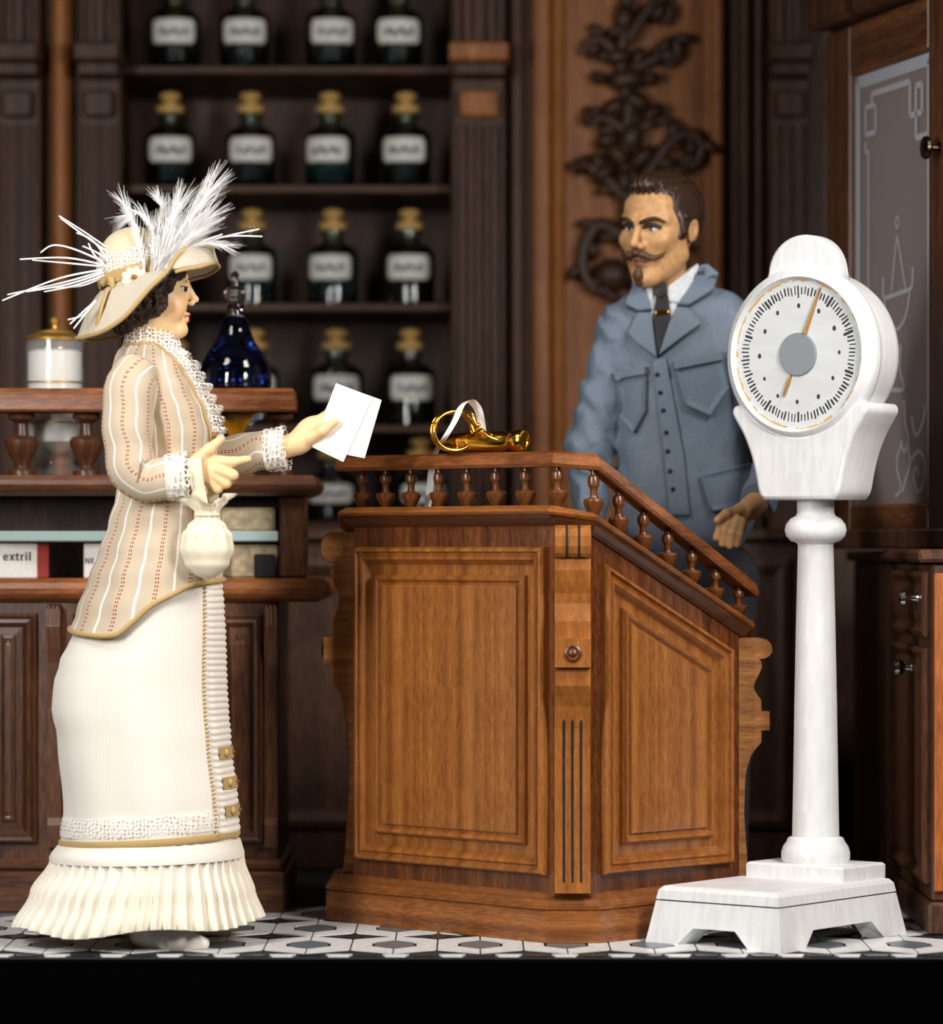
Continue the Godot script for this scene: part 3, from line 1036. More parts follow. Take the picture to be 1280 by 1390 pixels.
func build_lectern() -> void:
	var o := thing("lectern", "carved brown wooden lectern with balustrade and panelled sides, in front of the chemist", "lectern", LC, -45)
	# outlines in plan, counter-clockwise seen from above: (local x, local z)
	var zf: float = ll(0.169, 8.44).y          # front plane of the plinth
	var plinth := [ll(0.169, 8.44), ll(0.295, 8.44), ll(0.655, 8.80), ll(0.655, 8.93), ll(0.42, 9.165), ll(0.0, 9.36), ll(-0.10, 9.344), ll(-0.354, 9.09), ll(-0.354, 8.963)]
	var e := 0.0255
	var body := [ll(0.189, 8.42 + e), ll(0.273, 8.42 + e), ll(0.64, 8.787 + e), ll(0.64, 8.90), ll(0.42, 9.12), ll(0.0, 9.32), ll(-0.08, 9.30), ll(-0.286, 9.06), ll(-0.286, 8.895 + e)]
	var pv := func(arr: Array) -> PackedVector2Array:
		var q := PackedVector2Array()
		for p in arr: q.append(Vector2(p.x, -p.y))     # turned so that it runs counter-clockwise in (x, -z)
		return q
	var P0: PackedVector2Array = pv.call(plinth)
	var B0: PackedVector2Array = pv.call(body)
	var U := Vector3.RIGHT
	var V := Vector3.FORWARD
	var N := Vector3.UP
	var g := G.new()
	g.steps(P0, [Vector2(0.004, 0), Vector2(0, 0.004), Vector2(0, 0.074), Vector2(0.003, 0.077)], Vector3.ZERO, U, V, N)
	part(o, "plinth", g.mesh(), M.oak_h)
	g = G.new()
	g.steps(P0, [Vector2(0.004, 0.077), Vector2(-0.001, 0.081), Vector2(-0.001, 0.088), Vector2(0.004, 0.093), Vector2(0.007, 0.1), Vector2(0.012, 0.105), Vector2(0.014, 0.114), Vector2(0.018, 0.118)], Vector3.ZERO, U, V, N)
	part(o, "plinth_moulding", g.mesh(), M.oak_h)
	# sloping height of the top: level along the front, falling away behind it
	var slope := 0.46
	var H := func(p: Vector2) -> float: return 0.972 - slope * maxf(0.0, zf - (-p.y) - 0.03)
	var steps_h := func(prof: Array, outline: PackedVector2Array, hf: Callable) -> ArrayMesh:
		var q := G.new()
		q.group(-1)
		var loops := []
		for s in prof:
			var ring := []
			for p in G.inset(outline, s.x):
				ring.append(Vector3(p.x, s.y if s.y < 0.5 and s.z < 0.5 else hf.call(p) + s.y, -p.y))
			loops.append(ring)
		var n := outline.size()
		for i in loops.size() - 1:
			for j in n:
				var k := (j + 1) % n
				q.quad(loops[i][j], loops[i][k], loops[i + 1][k], loops[i + 1][j])
		var last: Array = loops[loops.size() - 1]
		for j in range(1, n - 1): q.tri(last[0], last[j], last[j + 1])
		return q.mesh()
	# body (third number 1: height measured from the sloping top)
	part(o, "body", steps_h.call([Vector3(0, 0.11, 0), Vector3(0, 0.0, 1)], B0, H), M.oak_deep)
	# worktop with a moulded edge
	var W0 := G.inset(B0, -0.012)
	part(o, "frieze_moulding", steps_h.call([Vector3(0.008, -0.012, 1), Vector3(-0.002, -0.004, 1), Vector3(-0.012, 0.006, 1), Vector3(-0.014, 0.014, 1)], W0, H), M.oak_dark)
	part(o, "worktop", steps_h.call([Vector3(-0.010, 0.013, 1), Vector3(-0.022, 0.015, 1), Vector3(-0.026, 0.021, 1), Vector3(-0.020, 0.028, 1), Vector3(-0.012, 0.030, 1), Vector3(-0.006, 0.035, 1)], W0, H), M.oak_h)
	# panels on the front and on the side; stiles are the body itself
	var framed := func(p0: Vector2, p1: Vector2, quad_: PackedVector2Array, mat: Material, called: String) -> void:
		var u := Vector3(p1.x - p0.x, 0, p1.y - p0.y).normalized()
		var nn := u.cross(Vector3.UP)
		nn = Vector3(-u.z, 0, u.x)
		if nn.dot(Vector3(p0.x, 0, p0.y)) < 0: nn = -nn
		var org := Vector3(p0.x, 0, p0.y)
		var q := G.new()
		q.steps(quad_, [Vector2(0, 0), Vector2(0.001, 0.017), Vector2(0.005, 0.024), Vector2(0.011, 0.025), Vector2(0.014, 0.015), Vector2(0.019, 0.014), Vector2(0.024, 0.020), Vector2(0.030, 0.019), Vector2(0.040, 0.004), Vector2(0.043, 0.0005)], org, u, Vector3.UP, nn, false)
		var fr := part(o, "panel_moulding", q.mesh(), M.oak_v)
		q = G.new()
		q.steps(G.inset(quad_, 0.042), [Vector2(0, 0.0008), Vector2(0.024, 0.0014), Vector2(0.0245, 0.010), Vector2(0.030, 0.019), Vector2(0.036, 0.018), Vector2(0.042, 0.010), Vector2(0.047, 0.009), Vector2(0.049, 0.016), Vector2(0.053, 0.017)], org, u, Vector3.UP, nn, true)
		part(o, "raised_panel", q.mesh(), mat)
	var f0: Vector2 = body[8]
	var f1: Vector2 = body[0]
	var lf := (f1 - f0).length()
	framed.call(f0, f1, rect(0.022, 0.158, lf - 0.016, 0.912), M.oak_v, "front")
	var s0: Vector2 = body[1]
	var s1: Vector2 = body[2]
	var ls := (s1 - s0).length()
	var top_at := func(t: float) -> float: return H.call(Vector2(0, -(s0.lerp(s1, t / ls)).y)) - 0.062
	framed.call(s0, s1, PackedVector2Array([Vector2(0.03, 0.158), Vector2(ls - 0.04, 0.158), Vector2(ls - 0.04, top_at.call(ls - 0.04)), Vector2(0.03, top_at.call(0.03))]), M.oak_v, "side")
	# bracket pilasters at the three corners: one outline, extruded to a width
	var prof_px := [[0, 1186], [15, 1186], [11, 1149], [7, 1060], [8, 1000], [10, 973], [16, 944], [22, 931], [30, 917], [30, 894], [41, 893], [41, 856], [30, 855], [30, 834], [24, 822], [20, 811], [21, 798], [27, 782], [31, 768], [30, 758], [27, 752], [34, 751], [41, 746], [45, 737], [44, 724], [38, 714], [28, 710], [0, 710]]
	var brackets := [[ll(0.231, 8.42 + e), Vector3(0, 0, 1), 8.44, 0.082, 0.83], [ll(-0.286, 8.978 + e), Vector3(-1, 0, 0), 8.96, 0.084, 1.0], [ll(0.64, 8.857), Vector3(1, 0, 0), 8.8, 0.07, 1.0]]
	for bi in 3:
		var br: Array = brackets[bi]
		var out: Vector3 = Basis(Vector3.UP, deg_to_rad(45)) * br[1]
		var side := out.cross(Vector3.UP)
		var poly := PackedVector2Array()
		var hi: float = H.call(Vector2(0, -br[0].y)) - 0.003
		var lo := 0.119
		for p in prof_px:
			var t: float = (1186.0 - p[1]) / (1186.0 - 710.0)
			poly.append(Vector2(p[0] * 0.00179 * br[4] + 0.0005, lerpf(lo, hi, t)))
		g = G.new()
		var w: float = br[3]
		g.prism(poly, Vector3(br[0].x, 0, br[0].y) - side * w / 2, out, Vector3.UP, side, w)
		var b := part(o, "corner_bracket", g.mesh(), M.oak_side)
		if bi == 0: b.material_override = M.oak_v
		# thin backing strip behind the bracket
		g = G.new()
		var mid := Vector3(br[0].x, 0, br[0].y)
		# turned boss in the square block
		var yb := lerpf(lo, hi, (1186.0 - 875.0) / 476.0)
		var face: float = 0.0734 * br[4]
		var tb := Transform3D(Basis(side, Vector3.UP.cross(side).normalized() if false else out, side.cross(out)), mid + Vector3(0, yb, 0) + out * face)
		g.lathe([Vector2(0.0195, -0.001), Vector2(0.0195, 0.005), Vector2(0.0155, 0.0065), Vector2(0.0135, 0.0003), Vector2(0.0095, 0.0003), Vector2(0.009, 0.004), Vector2(0.006, 0.0062), Vector2(0, 0.0066)], 20, tb)
		part(b, "boss", g.mesh(), M.oak_dark)
		# three dark flutes below the block: recessed slots framed by two raised fillets
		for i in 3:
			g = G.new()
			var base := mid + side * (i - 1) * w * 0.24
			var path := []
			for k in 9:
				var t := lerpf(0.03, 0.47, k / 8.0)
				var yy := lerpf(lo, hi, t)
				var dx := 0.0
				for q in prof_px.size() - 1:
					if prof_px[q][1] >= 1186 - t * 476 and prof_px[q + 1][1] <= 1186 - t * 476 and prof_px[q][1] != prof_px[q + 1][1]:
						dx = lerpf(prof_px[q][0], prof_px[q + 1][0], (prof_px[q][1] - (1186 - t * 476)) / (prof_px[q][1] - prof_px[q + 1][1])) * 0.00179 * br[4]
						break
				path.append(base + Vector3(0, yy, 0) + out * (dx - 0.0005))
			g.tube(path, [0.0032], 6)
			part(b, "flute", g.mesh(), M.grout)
		# two grooves over the scroll at the top
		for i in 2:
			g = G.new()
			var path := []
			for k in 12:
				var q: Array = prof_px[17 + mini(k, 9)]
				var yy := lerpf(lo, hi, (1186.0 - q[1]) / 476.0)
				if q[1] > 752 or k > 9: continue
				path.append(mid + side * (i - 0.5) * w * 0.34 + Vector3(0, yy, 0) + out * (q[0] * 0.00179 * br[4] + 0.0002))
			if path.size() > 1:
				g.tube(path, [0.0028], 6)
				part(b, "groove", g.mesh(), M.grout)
	# balustrade: turned balusters and a hand rail that follows the top
	var rail_drop := 0.54
	var rail_h := func(p: Vector2) -> float: return 1.114 - rail_drop * maxf(0.0, zf - p.y - 0.085)
	var rp := [ll(-0.2977, 8.966), ll(0.198, 8.47), ll(0.281, 8.47), ll(0.66, 8.849)]
	var bal := [Vector2(0, 0), Vector2(0.010, 0), Vector2(0.0105, 0.003), Vector2(0.013, 0.008), Vector2(0.0185, 0.016), Vector2(0.0235, 0.024), Vector2(0.0245, 0.029), Vector2(0.021, 0.033), Vector2(0.011, 0.0345), Vector2(0.0085, 0.038), Vector2(0.0085, 0.046), Vector2(0.0095, 0.05), Vector2(0.0135, 0.054), Vector2(0.0145, 0.061), Vector2(0.0125, 0.068), Vector2(0.0075, 0.071), Vector2(0.007, 0.08), Vector2(0, 0.08)]
	g = G.new()
	g.lathe(bal, 20)
	var bm := g.mesh()
	var stand := func(q: Vector2) -> void:
		var y0: float = H.call(Vector2(0, -q.y)) + 0.0345
		var y1: float = rail_h.call(q) - 0.018
		var b := part(o, "baluster", bm, M.turned)
		b.position = Vector3(q.x, y0, q.y)
		b.scale = Vector3(1, maxf(0.3, (y1 - y0 + 0.003) / 0.08), 1)
	for px in [500, 532, 567, 605, 643, 681, 719]:
		var t: float = (px - 484.0) / (757.0 - 484.0)
		stand.call(rp[0].lerp(rp[1], t * 0.99 + 0.012 * (1 - t)))
	stand.call(rp[1])
	stand.call(rp[2])
	for i in 6:
		stand.call(rp[2].lerp(rp[3], (i + 1.0) / 6.35))
	# rail: moulded section swept with mitres along the plan line
	var sec := [Vector2(-0.026, -0.018), Vector2(0.026, -0.018), Vector2(0.031, -0.010), Vector2(0.027, 0.004), Vector2(0.024, 0.012), Vector2(0.016, 0.018), Vector2(-0.016, 0.018), Vector2(-0.024, 0.012), Vector2(-0.027, 0.004), Vector2(-0.031, -0.010)]
	var ends := [rp[0] + (rp[0] - rp[1]).normalized() * 0.02, rp[1], rp[2], rp[3] + (rp[3] - rp[2]).normalized() * 0.012]
	var rings := []
	for i in 4:
		var p: Vector2 = ends[i]
		var d0: Vector2 = (ends[i] - ends[i - 1]).normalized() if i > 0 else (ends[1] - ends[0]).normalized()
		var d1: Vector2 = (ends[i + 1] - ends[i]).normalized() if i < 3 else d0
		var n0 := Vector2(d0.y, -d0.x)
		var n1 := Vector2(d1.y, -d1.x)
		var nn := (n0 + n1) / (1.0 + n0.dot(n1))
		var ring := PackedVector3Array()
		for s in sec:
			var q: Vector2 = p - nn * s.x
			ring.append(Vector3(q.x, rail_h.call(p) + s.y, q.y))
		rings.append(ring)
	g = G.new()
	for i in 3: g.loft([rings[i], rings[i + 1]], true, [], -1)
	g.group(-1)
	for e2 in [0, 3]:
		var r: PackedVector3Array = rings[e2]
		for j in range(1, r.size() - 1): g.tri(r[0], r[j], r[j + 1])
	part(o, "hand_rail", g.mesh(), M.rail_h)

func build_horn() -> void:
	# brass horn lying askew on the rail, with a coil at one end and a white ribbon through it
	var base := Vector3(0.018, 1.1325, -8.655)
	var o := thing("brass_horn", "shiny brass horn with a coiled ring lying on the lectern rail", "horn", base)
	var q := func(px: float, py: float, z := 0.0) -> Vector3:
		var p := at(px, py + 1.0, 8.655 - z)
		return Vector3(p.x - base.x, p.y - base.y, z)
	var a0: Vector3 = q.call(604, 598, -0.045)
	var a1: Vector3 = q.call(712, 598, 0.075)
	a0.y = 0.0265
	a1.y = 0.0265
	var dir: Vector3 = (a1 - a0).normalized()
	var L := (a1 - a0).length()
	var sx := dir.cross(Vector3.UP).normalized()
	var bs := Basis(sx, dir, sx.cross(dir))
	var g := G.new()
	g.lathe([Vector2(0, 0), Vector2(0.014, 0), Vector2(0.019, 0.012), Vector2(0.0235, 0.05), Vector2(0.0245, L * 0.5), Vector2(0.0235, L - 0.055), Vector2(0.0205, L - 0.04), Vector2(0.0215, L - 0.034), Vector2(0.0258, L - 0.028), Vector2(0.0262, L - 0.006), Vector2(0.024, L), Vector2(0.0205, L + 0.001), Vector2(0.0195, L - 0.003), Vector2(0, L - 0.003)], 36, Transform3D(bs, a0))
	part(o, "body_tube", g.mesh(), M.brass)
	# coil: two turns of bright tube standing over the far end
	for k in 2:
		g = G.new()
		var path := []
		for i in 49:
			var a := TAU * i / 48.0
			path.append(q.call(617 - k * 4, 584, 0.022 - k * 0.026) + Vector3(cos(a) * 0.047, sin(a) * 0.0455, -cos(a) * 0.016))
		g.tube(path, [0.0046], 10, false)
		part(o, "coil", g.mesh(), M.brass)
	g = G.new()
	g.tube(curve_points([q.call(628, 559, 0.03), q.call(640, 561, 0.034), q.call(645, 573, 0.036), q.call(648, 584, 0.034), q.call(656, 586, 0.03), q.call(668, 590, 0.045), q.call(682, 594, 0.055)], 5), [0.0042], 8)
	g.tube(curve_points([q.call(640, 576, 0.045), q.call(644, 586, 0.045), q.call(654, 582, 0.042), q.call(662, 590, 0.05), q.call(676, 596, 0.06)], 5), [0.0035], 8)
	g.ball(q.call(649, 576, 0.04), Vector3(0.006, 0.006, 0.006))
	part(o, "stay", g.mesh(), M.brass)
	# ribbon: over the coil and down behind the rail
	var ctrl := [q.call(580, 690, -0.19), q.call(584, 655, -0.18), q.call(588, 622, -0.16), q.call(596, 604, -0.09), q.call(602, 596, 0.035), q.call(617, 571, 0.052), q.call(626, 551, 0.04), q.call(637, 543, 0.02), q.call(648, 553, 0.005), q.call(653, 572, 0.0), q.call(655, 588, -0.01)]
	var mid := curve_points(ctrl, 6)
	g = G.new()
	g.group(0)
	for i in mid.size() - 1:
		var w := Vector3(0.0085, 0.003, 0.004)
		g.quad(mid[i] - w, mid[i] + w, mid[i + 1] + w, mid[i + 1] - w)
		var k := Vector3(0.0006, 0.0004, -0.0008)
		g.quad(mid[i] + w + k, mid[i] - w + k, mid[i + 1] - w + k, mid[i + 1] + w + k)
	whole("white_ribbon", g.mesh(), M.white_ribbon, "narrow white ribbon looped through the brass horn", "ribbon", base)
	# a small brass dome on the desk behind the balusters
	g = G.new()
	g.lathe([Vector2(0, 0), Vector2(0.026, 0), Vector2(0.027, 0.006), Vector2(0.022, 0.017), Vector2(0.012, 0.024), Vector2(0, 0.026)], 24)
	whole("desk_bell", g.mesh(), M.brass_dull, "small brass dome on the desk behind the lectern balusters", "bell", Vector3(0.0405, 0.985, -8.74))

# ---------------------------------------------------------------- the platform scale
func build_scale() -> void:
	var o := thing("weighing_scale", "white painted pedestal scale with a round dial, standing right of the lectern", "scale", Vector3(0.712, 0, -8.573), -38)
	var hx := 0.186
	var hz := 0.27
	var g := G.new()
	# flared lower box with a foot at each corner: four walls, each an arch outline on a leaning plane
	var low := func(x: float, z: float, t: float) -> Vector3: return Vector3(x * lerpf(1.0, 0.905, t), 0.098 * t, z * lerpf(1.0, 0.93, t))
	g.group(-1)
	var wall := func(c0: Vector2, c1: Vector2, foot: float) -> void:
		# points along the wall: corner, foot end, ... ; inner copy pushed inwards
		var len_ := (c1 - c0).length()
		var f := foot / len_
		var us := [0.0, f, f + 0.12 / len_ * 0.35, 1.0 - f - 0.12 / len_ * 0.35, 1.0 - f, 1.0]
		var hs := [0.0, 0.0, 0.42, 0.42, 0.0, 0.0]
		for side in 2:
			var k := 1.0 if side == 0 else 0.80
			for i in 5:
				var a := c0.lerp(c1, us[i]) * k
				var b := c0.lerp(c1, us[i + 1]) * k
				var lo0: float = hs[i]
				var lo1: float = hs[i + 1]
				var A: Vector3 = low.call(a.x, a.y, lo0)
				var Bv: Vector3 = low.call(b.x, b.y, lo1)
				var C: Vector3 = low.call(b.x, b.y, 1.0)
				var D: Vector3 = low.call(a.x, a.y, 1.0)
				if side == 0:
					g.quad(A, Bv, C, D)
				else:
					g.quad(Bv, A, D, C)
			if side == 0:
				for i in 5:
					var a := c0.lerp(c1, us[i])
					var b := c0.lerp(c1, us[i + 1])
					g.quad(low.call(b.x, b.y, hs[i + 1]), low.call(a.x, a.y, hs[i]), low.call(a.x * 0.8, a.y * 0.8, hs[i]), low.call(b.x * 0.8, b.y * 0.8, hs[i + 1]))
	wall.call(Vector2(-hx, hz), Vector2(hx, hz), 0.085)
	wall.call(Vector2(hx, hz), Vector2(hx, -hz), 0.10)
	wall.call(Vector2(hx, -hz), Vector2(-hx, -hz), 0.085)
	wall.call(Vector2(-hx, -hz), Vector2(-hx, hz), 0.10)
	g.quad(low.call(-hx, -hz, 1.0), low.call(-hx, hz, 1.0), low.call(hx, hz, 1.0), low.call(hx, -hz, 1.0))
	g.quad(low.call(-hx, -hz, 0.9), low.call(hx, -hz, 0.9), low.call(hx, hz, 0.9), low.call(-hx, hz, 0.9))
	part(o, "base", g.mesh(), M.white_paint)
	# platform plate, a hair above the base so that a dark joint shows
	var pl := func(x: float, z: float) -> PackedVector2Array: return PackedVector2Array([Vector2(-x, -z), Vector2(x, -z), Vector2(x, z), Vector2(-x, z)])
	g = G.new()
	g.steps(pl.call(hx * 0.885, hz * 0.915), [Vector2(0.004, 0.0978), Vector2(0.004, 0.1015)], Vector3.ZERO, Vector3.RIGHT, Vector3.FORWARD, Vector3.UP)
	part(o, "joint", g.mesh(), M.grout)
	g = G.new()
	g.steps(pl.call(hx * 0.905, hz * 0.93), [Vector2(0.01, 0.1005), Vector2(0, 0.1015), Vector2(0.004, 0.122), Vector2(0.012, 0.131), Vector2(0.02, 0.133)], Vector3.ZERO, Vector3.RIGHT, Vector3.FORWARD, Vector3.UP)
	part(o, "platform", g.mesh(), M.white_paint)
	# small plinth and column towards the back
	var cz := -0.158
	var c := Vector3(0.004, 0, cz)
	g = G.new()
	g.steps(pl.call(0.135, 0.092), [Vector2(0, 0.132), Vector2(0, 0.163), Vector2(0.005, 0.168)], c, Vector3.RIGHT, Vector3.FORWARD, Vector3.UP)
	part(o, "plinth", g.mesh(), M.white_paint)
	g = G.new()
	g.lathe([Vector2(0, 0.167), Vector2(0.078, 0.167), Vector2(0.081, 0.178), Vector2(0.081, 0.192), Vector2(0.077, 0.205), Vector2(0.068, 0.218), Vector2(0.066, 0.224), Vector2(0.062, 0.227), Vector2(0.0555, 0.229), Vector2(0.054, 0.3), Vector2(0.050, 0.55), Vector2(0.046, 0.75), Vector2(0.042, 0.915), Vector2(0.045, 0.921), Vector2(0.060, 0.926), Vector2(0.070, 0.938), Vector2(0.073, 0.951), Vector2(0.070, 0.965), Vector2(0.060, 0.978), Vector2(0.047, 0.985), Vector2(0.044, 0.992), Vector2(0.044, 1.03), Vector2(0, 1.03)], 48, Transform3D(Basis(), c), 50)
	part(o, "column", g.mesh(), M.white_paint)
	# cradle that carries the drum: a flaring outline, thick from front to back
	var cr := PackedVector2Array()
	for p in curve_points([Vector2(-0.098, 1.022), Vector2(-0.112, 1.04), Vector2(-0.122, 1.085), Vector2(-0.135, 1.13), Vector2(-0.155, 1.175), Vector2(-0.176, 1.208), Vector2(-0.187, 1.228), Vector2(-0.182, 1.244), Vector2(-0.164, 1.248)], 5): cr.append(p)
	var arc := []
	for i in 17:
		var a := lerpf(PI + 0.72, TAU - 0.72, i / 16.0)
		cr.append(Vector2(cos(a) * 0.19, 1.363 + sin(a) * 0.19))
	for p in curve_points([Vector2(0.164, 1.248), Vector2(0.182, 1.244), Vector2(0.187, 1.228), Vector2(0.176, 1.208), Vector2(0.155, 1.175), Vector2(0.135, 1.13), Vector2(0.122, 1.085), Vector2(0.112, 1.04), Vector2(0.098, 1.022)], 5): cr.append(p)
	g = G.new()
	g.soft_prism(cr, c + Vector3(0, 0, -0.072), Vector3.RIGHT, Vector3.UP, Vector3.BACK, 0.15, 0.009)
	part(o, "cradle", g.mesh(), M.white_paint)
	# drum: turned about the axis through the dial
	var R := 0.2
	var td := Transform3D(Basis(Vector3.RIGHT, Vector3.BACK, Vector3.DOWN), c + Vector3(0, 1.363, -0.085))
	g = G.new()
	g.lathe([Vector2(0, 0), Vector2(R * 0.72, 0), Vector2(R * 0.86, 0.006), Vector2(R * 0.95, 0.022), Vector2(R * 0.985, 0.045), Vector2(R * 0.985, 0.105), Vector2(R * 0.995, 0.118), Vector2(R * 1.03, 0.124), Vector2(R * 1.045, 0.136), Vector2(R * 1.035, 0.150), Vector2(R * 1.0, 0.158), Vector2(R * 0.955, 0.163), Vector2(R * 0.935, 0.171), Vector2(R * 0.91, 0.173), Vector2(R * 0.895, 0.168), Vector2(R * 0.885, 0.160), Vector2(R * 0.87, 0.158), Vector2(0, 0.158)], 72, td, 50)
	part(o, "drum", g.mesh(), M.white_paint)
	# dial plate
	g = G.new()
	var dz := cz - 0.085 + 0.1595
	g.group(0)
	for i in 64:
		var a0 := TAU * i / 64
		var a1 := TAU * (i + 1) / 64
		var rr := R * 0.88
		g.tri(Vector3(c.x, 1.363, dz), Vector3(c.x + cos(a0) * rr, 1.363 + sin(a0) * rr, dz), Vector3(c.x + cos(a1) * rr, 1.363 + sin(a1) * rr, dz), Vector2(0.5, 0.5), Vector2(0.5 + cos(a0) * 0.5, 0.5 - sin(a0) * 0.5), Vector2(0.5 + cos(a1) * 0.5, 0.5 - sin(a1) * 0.5))
	part(o, "dial_plate", g.mesh(), M.dial, "grey-white dial with black painted strokes and dots")
	g = G.new()
	g.lathe([Vector2(0, 0), Vector2(0.051, 0), Vector2(0.051, 0.004), Vector2(0.049, 0.006), Vector2(0, 0.006)], 40, Transform3D(Basis(Vector3.RIGHT, Vector3.BACK, Vector3.DOWN), Vector3(c.x, 1.363, dz)))
	part(o, "hub", g.mesh(), M.hub)
	g = G.new()
	var na := deg_to_rad(68)
	var nd := Vector3(cos(na), sin(na), 0)
	var cc := Vector3(c.x, 1.363, dz + 0.004)
	g.tube([cc + nd * 0.052, cc + nd * 0.062, cc + nd * 0.166], [0.0055, 0.0045, 0.0018], 8)
	g.tube([cc - nd * 0.05, cc - nd * 0.07, cc - nd * 0.105], [0.0016, 0.004, 0.003], 8)
	part(o, "needle", g.mesh(), M.needle, "thin brass needle")
	# rounded crest on top, with a raised front lip
	var cp := PackedVector2Array()
	for i in 25:
		var a := PI * i / 24.0
		cp.append(Vector2(cos(a) * 0.098, 1.535 + pow(maxf(sin(a), 0.0), 0.8) * 0.110))
	g = G.new()
	g.soft_prism(cp, c + Vector3(0, 0, 0.005), Vector3.RIGHT, Vector3.UP, Vector3.BACK, 0.055, 0.008)
	part(o, "crest", g.mesh(), M.white_paint)

# ---------------------------------------------------------------- counter on the left, cupboards on the right
const CD := 9.16
func cx(px: float) -> float:
	return (px - 640.0) / F * CD
func cy(py: float) -> float:
	return EYE + (745.0 - py) / F * CD

func build_counter() -> void:
	var end := cx(378)
	var left := -2.1
	var o := thing("shop_counter", "dark carved wooden shop counter behind the lady", "counter", Vector3(0, 0, -CD))
	var body_h := cy(815)
	part(o, "body", boxmesh(Vector3(end - left, body_h - 0.1, 0.5), 0.006, Vector3((left + end) / 2, (body_h + 0.1) / 2, -0.26)), M.counter_v)
	part(o, "plinth", boxmesh(Vector3(end - left + 0.03, 0.105, 0.53), 0.008, Vector3((left + end) / 2 + 0.005, 0.0525, -0.25)), M.counter_h)
	part(o, "plinth_moulding", boxmesh(Vector3(end - left + 0.02, 0.03, 0.52), 0.01, Vector3((left + end) / 2 + 0.003, 0.12, -0.25)), M.counter_h)
	var g := G.new()
	g.steps(rect(left, 0.0 - 0.03, cx(446), 0.56), [Vector2(0.03, body_h - 0.004), Vector2(0.012, body_h + 0.006), Vector2(0.002, body_h + 0.016), Vector2(0, body_h + 0.03), Vector2(0.004, body_h + 0.044), Vector2(0.016, cy(785))], Vector3.ZERO, Vector3.RIGHT, Vector3.FORWARD, Vector3.UP)
	part(o, "worktop", g.mesh(), M.rail_h)
	# panelled doors
	for d in [[-470, -270], [-240, -40], [-28, 50], [98, 270], [292, 358]]:
		g = G.new()
		var q := rect(cx(d[0]), cy(1145), cx(d[1]), cy(832))
		g.steps(q, [Vector2(0, 0), Vector2(0.001, 0.014), Vector2(0.008, 0.02), Vector2(0.016, 0.014), Vector2(0.024, 0.016), Vector2(0.034, 0.006), Vector2(0.036, 0.003)], Vector3(0, 0, -0.012), Vector3.RIGHT, Vector3.UP, Vector3.BACK, false)
		var door := part(o, "door", g.mesh(), M.counter_v)
		g = G.new()
		g.steps(G.inset(q, 0.035), [Vector2(0, 0.003), Vector2(0.018, 0.004), Vector2(0.02, 0.009), Vector2(0.028, 0.013), Vector2(0.034, 0.011), Vector2(0.04, 0.014), Vector2(0.044, 0.0145)], Vector3(0, 0, -0.012), Vector3.RIGHT, Vector3.UP, Vector3.BACK)
		part(door, "raised_panel", g.mesh(), M.counter_v)
	# carved pilasters between the doors
	for px in [-255, -34, 74, 281, 368]:
		g = G.new()
		var x := cx(px)
		var prof := [Vector2(0.0, cy(1150)), Vector2(0.022, cy(1150)), Vector2(0.022, cy(1120)), Vector2(0.014, cy(1110)), Vector2(0.016, cy(960)), Vector2(0.022, cy(900)), Vector2(0.034, cy(880)), Vector2(0.042, cy(850)), Vector2(0.038, cy(826)), Vector2(0.0, cy(820))]
		g.prism(PackedVector2Array(prof), Vector3(x - 0.016, 0, -0.01), Vector3.BACK, Vector3.UP, Vector3.RIGHT, 0.032)
		for i in 3:
			g.tube([Vector3(x + (i - 1) * 0.010, cy(848), 0.030), Vector3(x + (i - 1) * 0.010, cy(822), 0.026)], [0.004], 6)
		part(o, "carved_pilaster", g.mesh(), M.counter_v)
	# glazed case on the worktop: back board, top board, end post
	var v := thing("display_case", "wooden display case with a glass shelf and balustrade on the shop counter", "display case", Vector3(0, cy(785), -CD))
	var y0 := 0.0
	var yt := cy(672) - cy(785)
	part(v, "back_board", boxmesh(Vector3(cx(392) - left, yt, 0.02), 0.003, Vector3((left + cx(392)) / 2, yt / 2 + 0.0005, -0.45)), M.wall_v)
	part(v, "end_post", boxmesh(Vector3(cx(416) - cx(378), yt - 0.001, 0.07), 0.006, Vector3((cx(378) + cx(416)) / 2, yt / 2, -0.07)), M.counter_v)
	part(v, "end_board", boxmesh(Vector3(0.016, yt - 0.001, 0.34), 0.003, Vector3(cx(400), yt / 2, -0.28)), M.wall_v)
	g = G.new()
	g.steps(rect(left, -0.012, cx(430), 0.48), [Vector2(0.03, yt - 0.002), Vector2(0.012, yt + 0.006), Vector2(0.004, yt + 0.014), Vector2(0, yt + 0.026), Vector2(0.004, yt + 0.038), Vector2(0.012, cy(645) - cy(785))], Vector3.ZERO, Vector3.RIGHT, Vector3.FORWARD, Vector3.UP)
	part(v, "top_board", g.mesh(), M.counter_h)
	var sh := cy(735) - cy(785)
	part(v, "glass_shelf", boxmesh(Vector3(cx(376) - left, 0.026, 0.36), 0.003, Vector3((left + cx(376)) / 2, sh + 0.013, -0.215)), M.glass_shelf)
	# balustrade
	var bt := cy(645) - cy(785)
	var rb := cy(559) - cy(785)
	g = G.new()
	var k := (rb - bt) / 0.152
	g.lathe([Vector2(0, 0), Vector2(0.034, 0), Vector2(0.034, 0.012 * k), Vector2(0.018, 0.018 * k), Vector2(0.018, 0.028 * k), Vector2(0.032, 0.05 * k), Vector2(0.041, 0.072 * k), Vector2(0.042, 0.085 * k), Vector2(0.036, 0.092 * k), Vector2(0.018, 0.097 * k), Vector2(0.016, 0.11 * k), Vector2(0.016, 0.125 * k), Vector2(0.022, 0.130 * k), Vector2(0.033, 0.136 * k), Vector2(0.035, 0.145 * k), Vector2(0.03, 0.152 * k), Vector2(0, 0.152 * k)], 24)
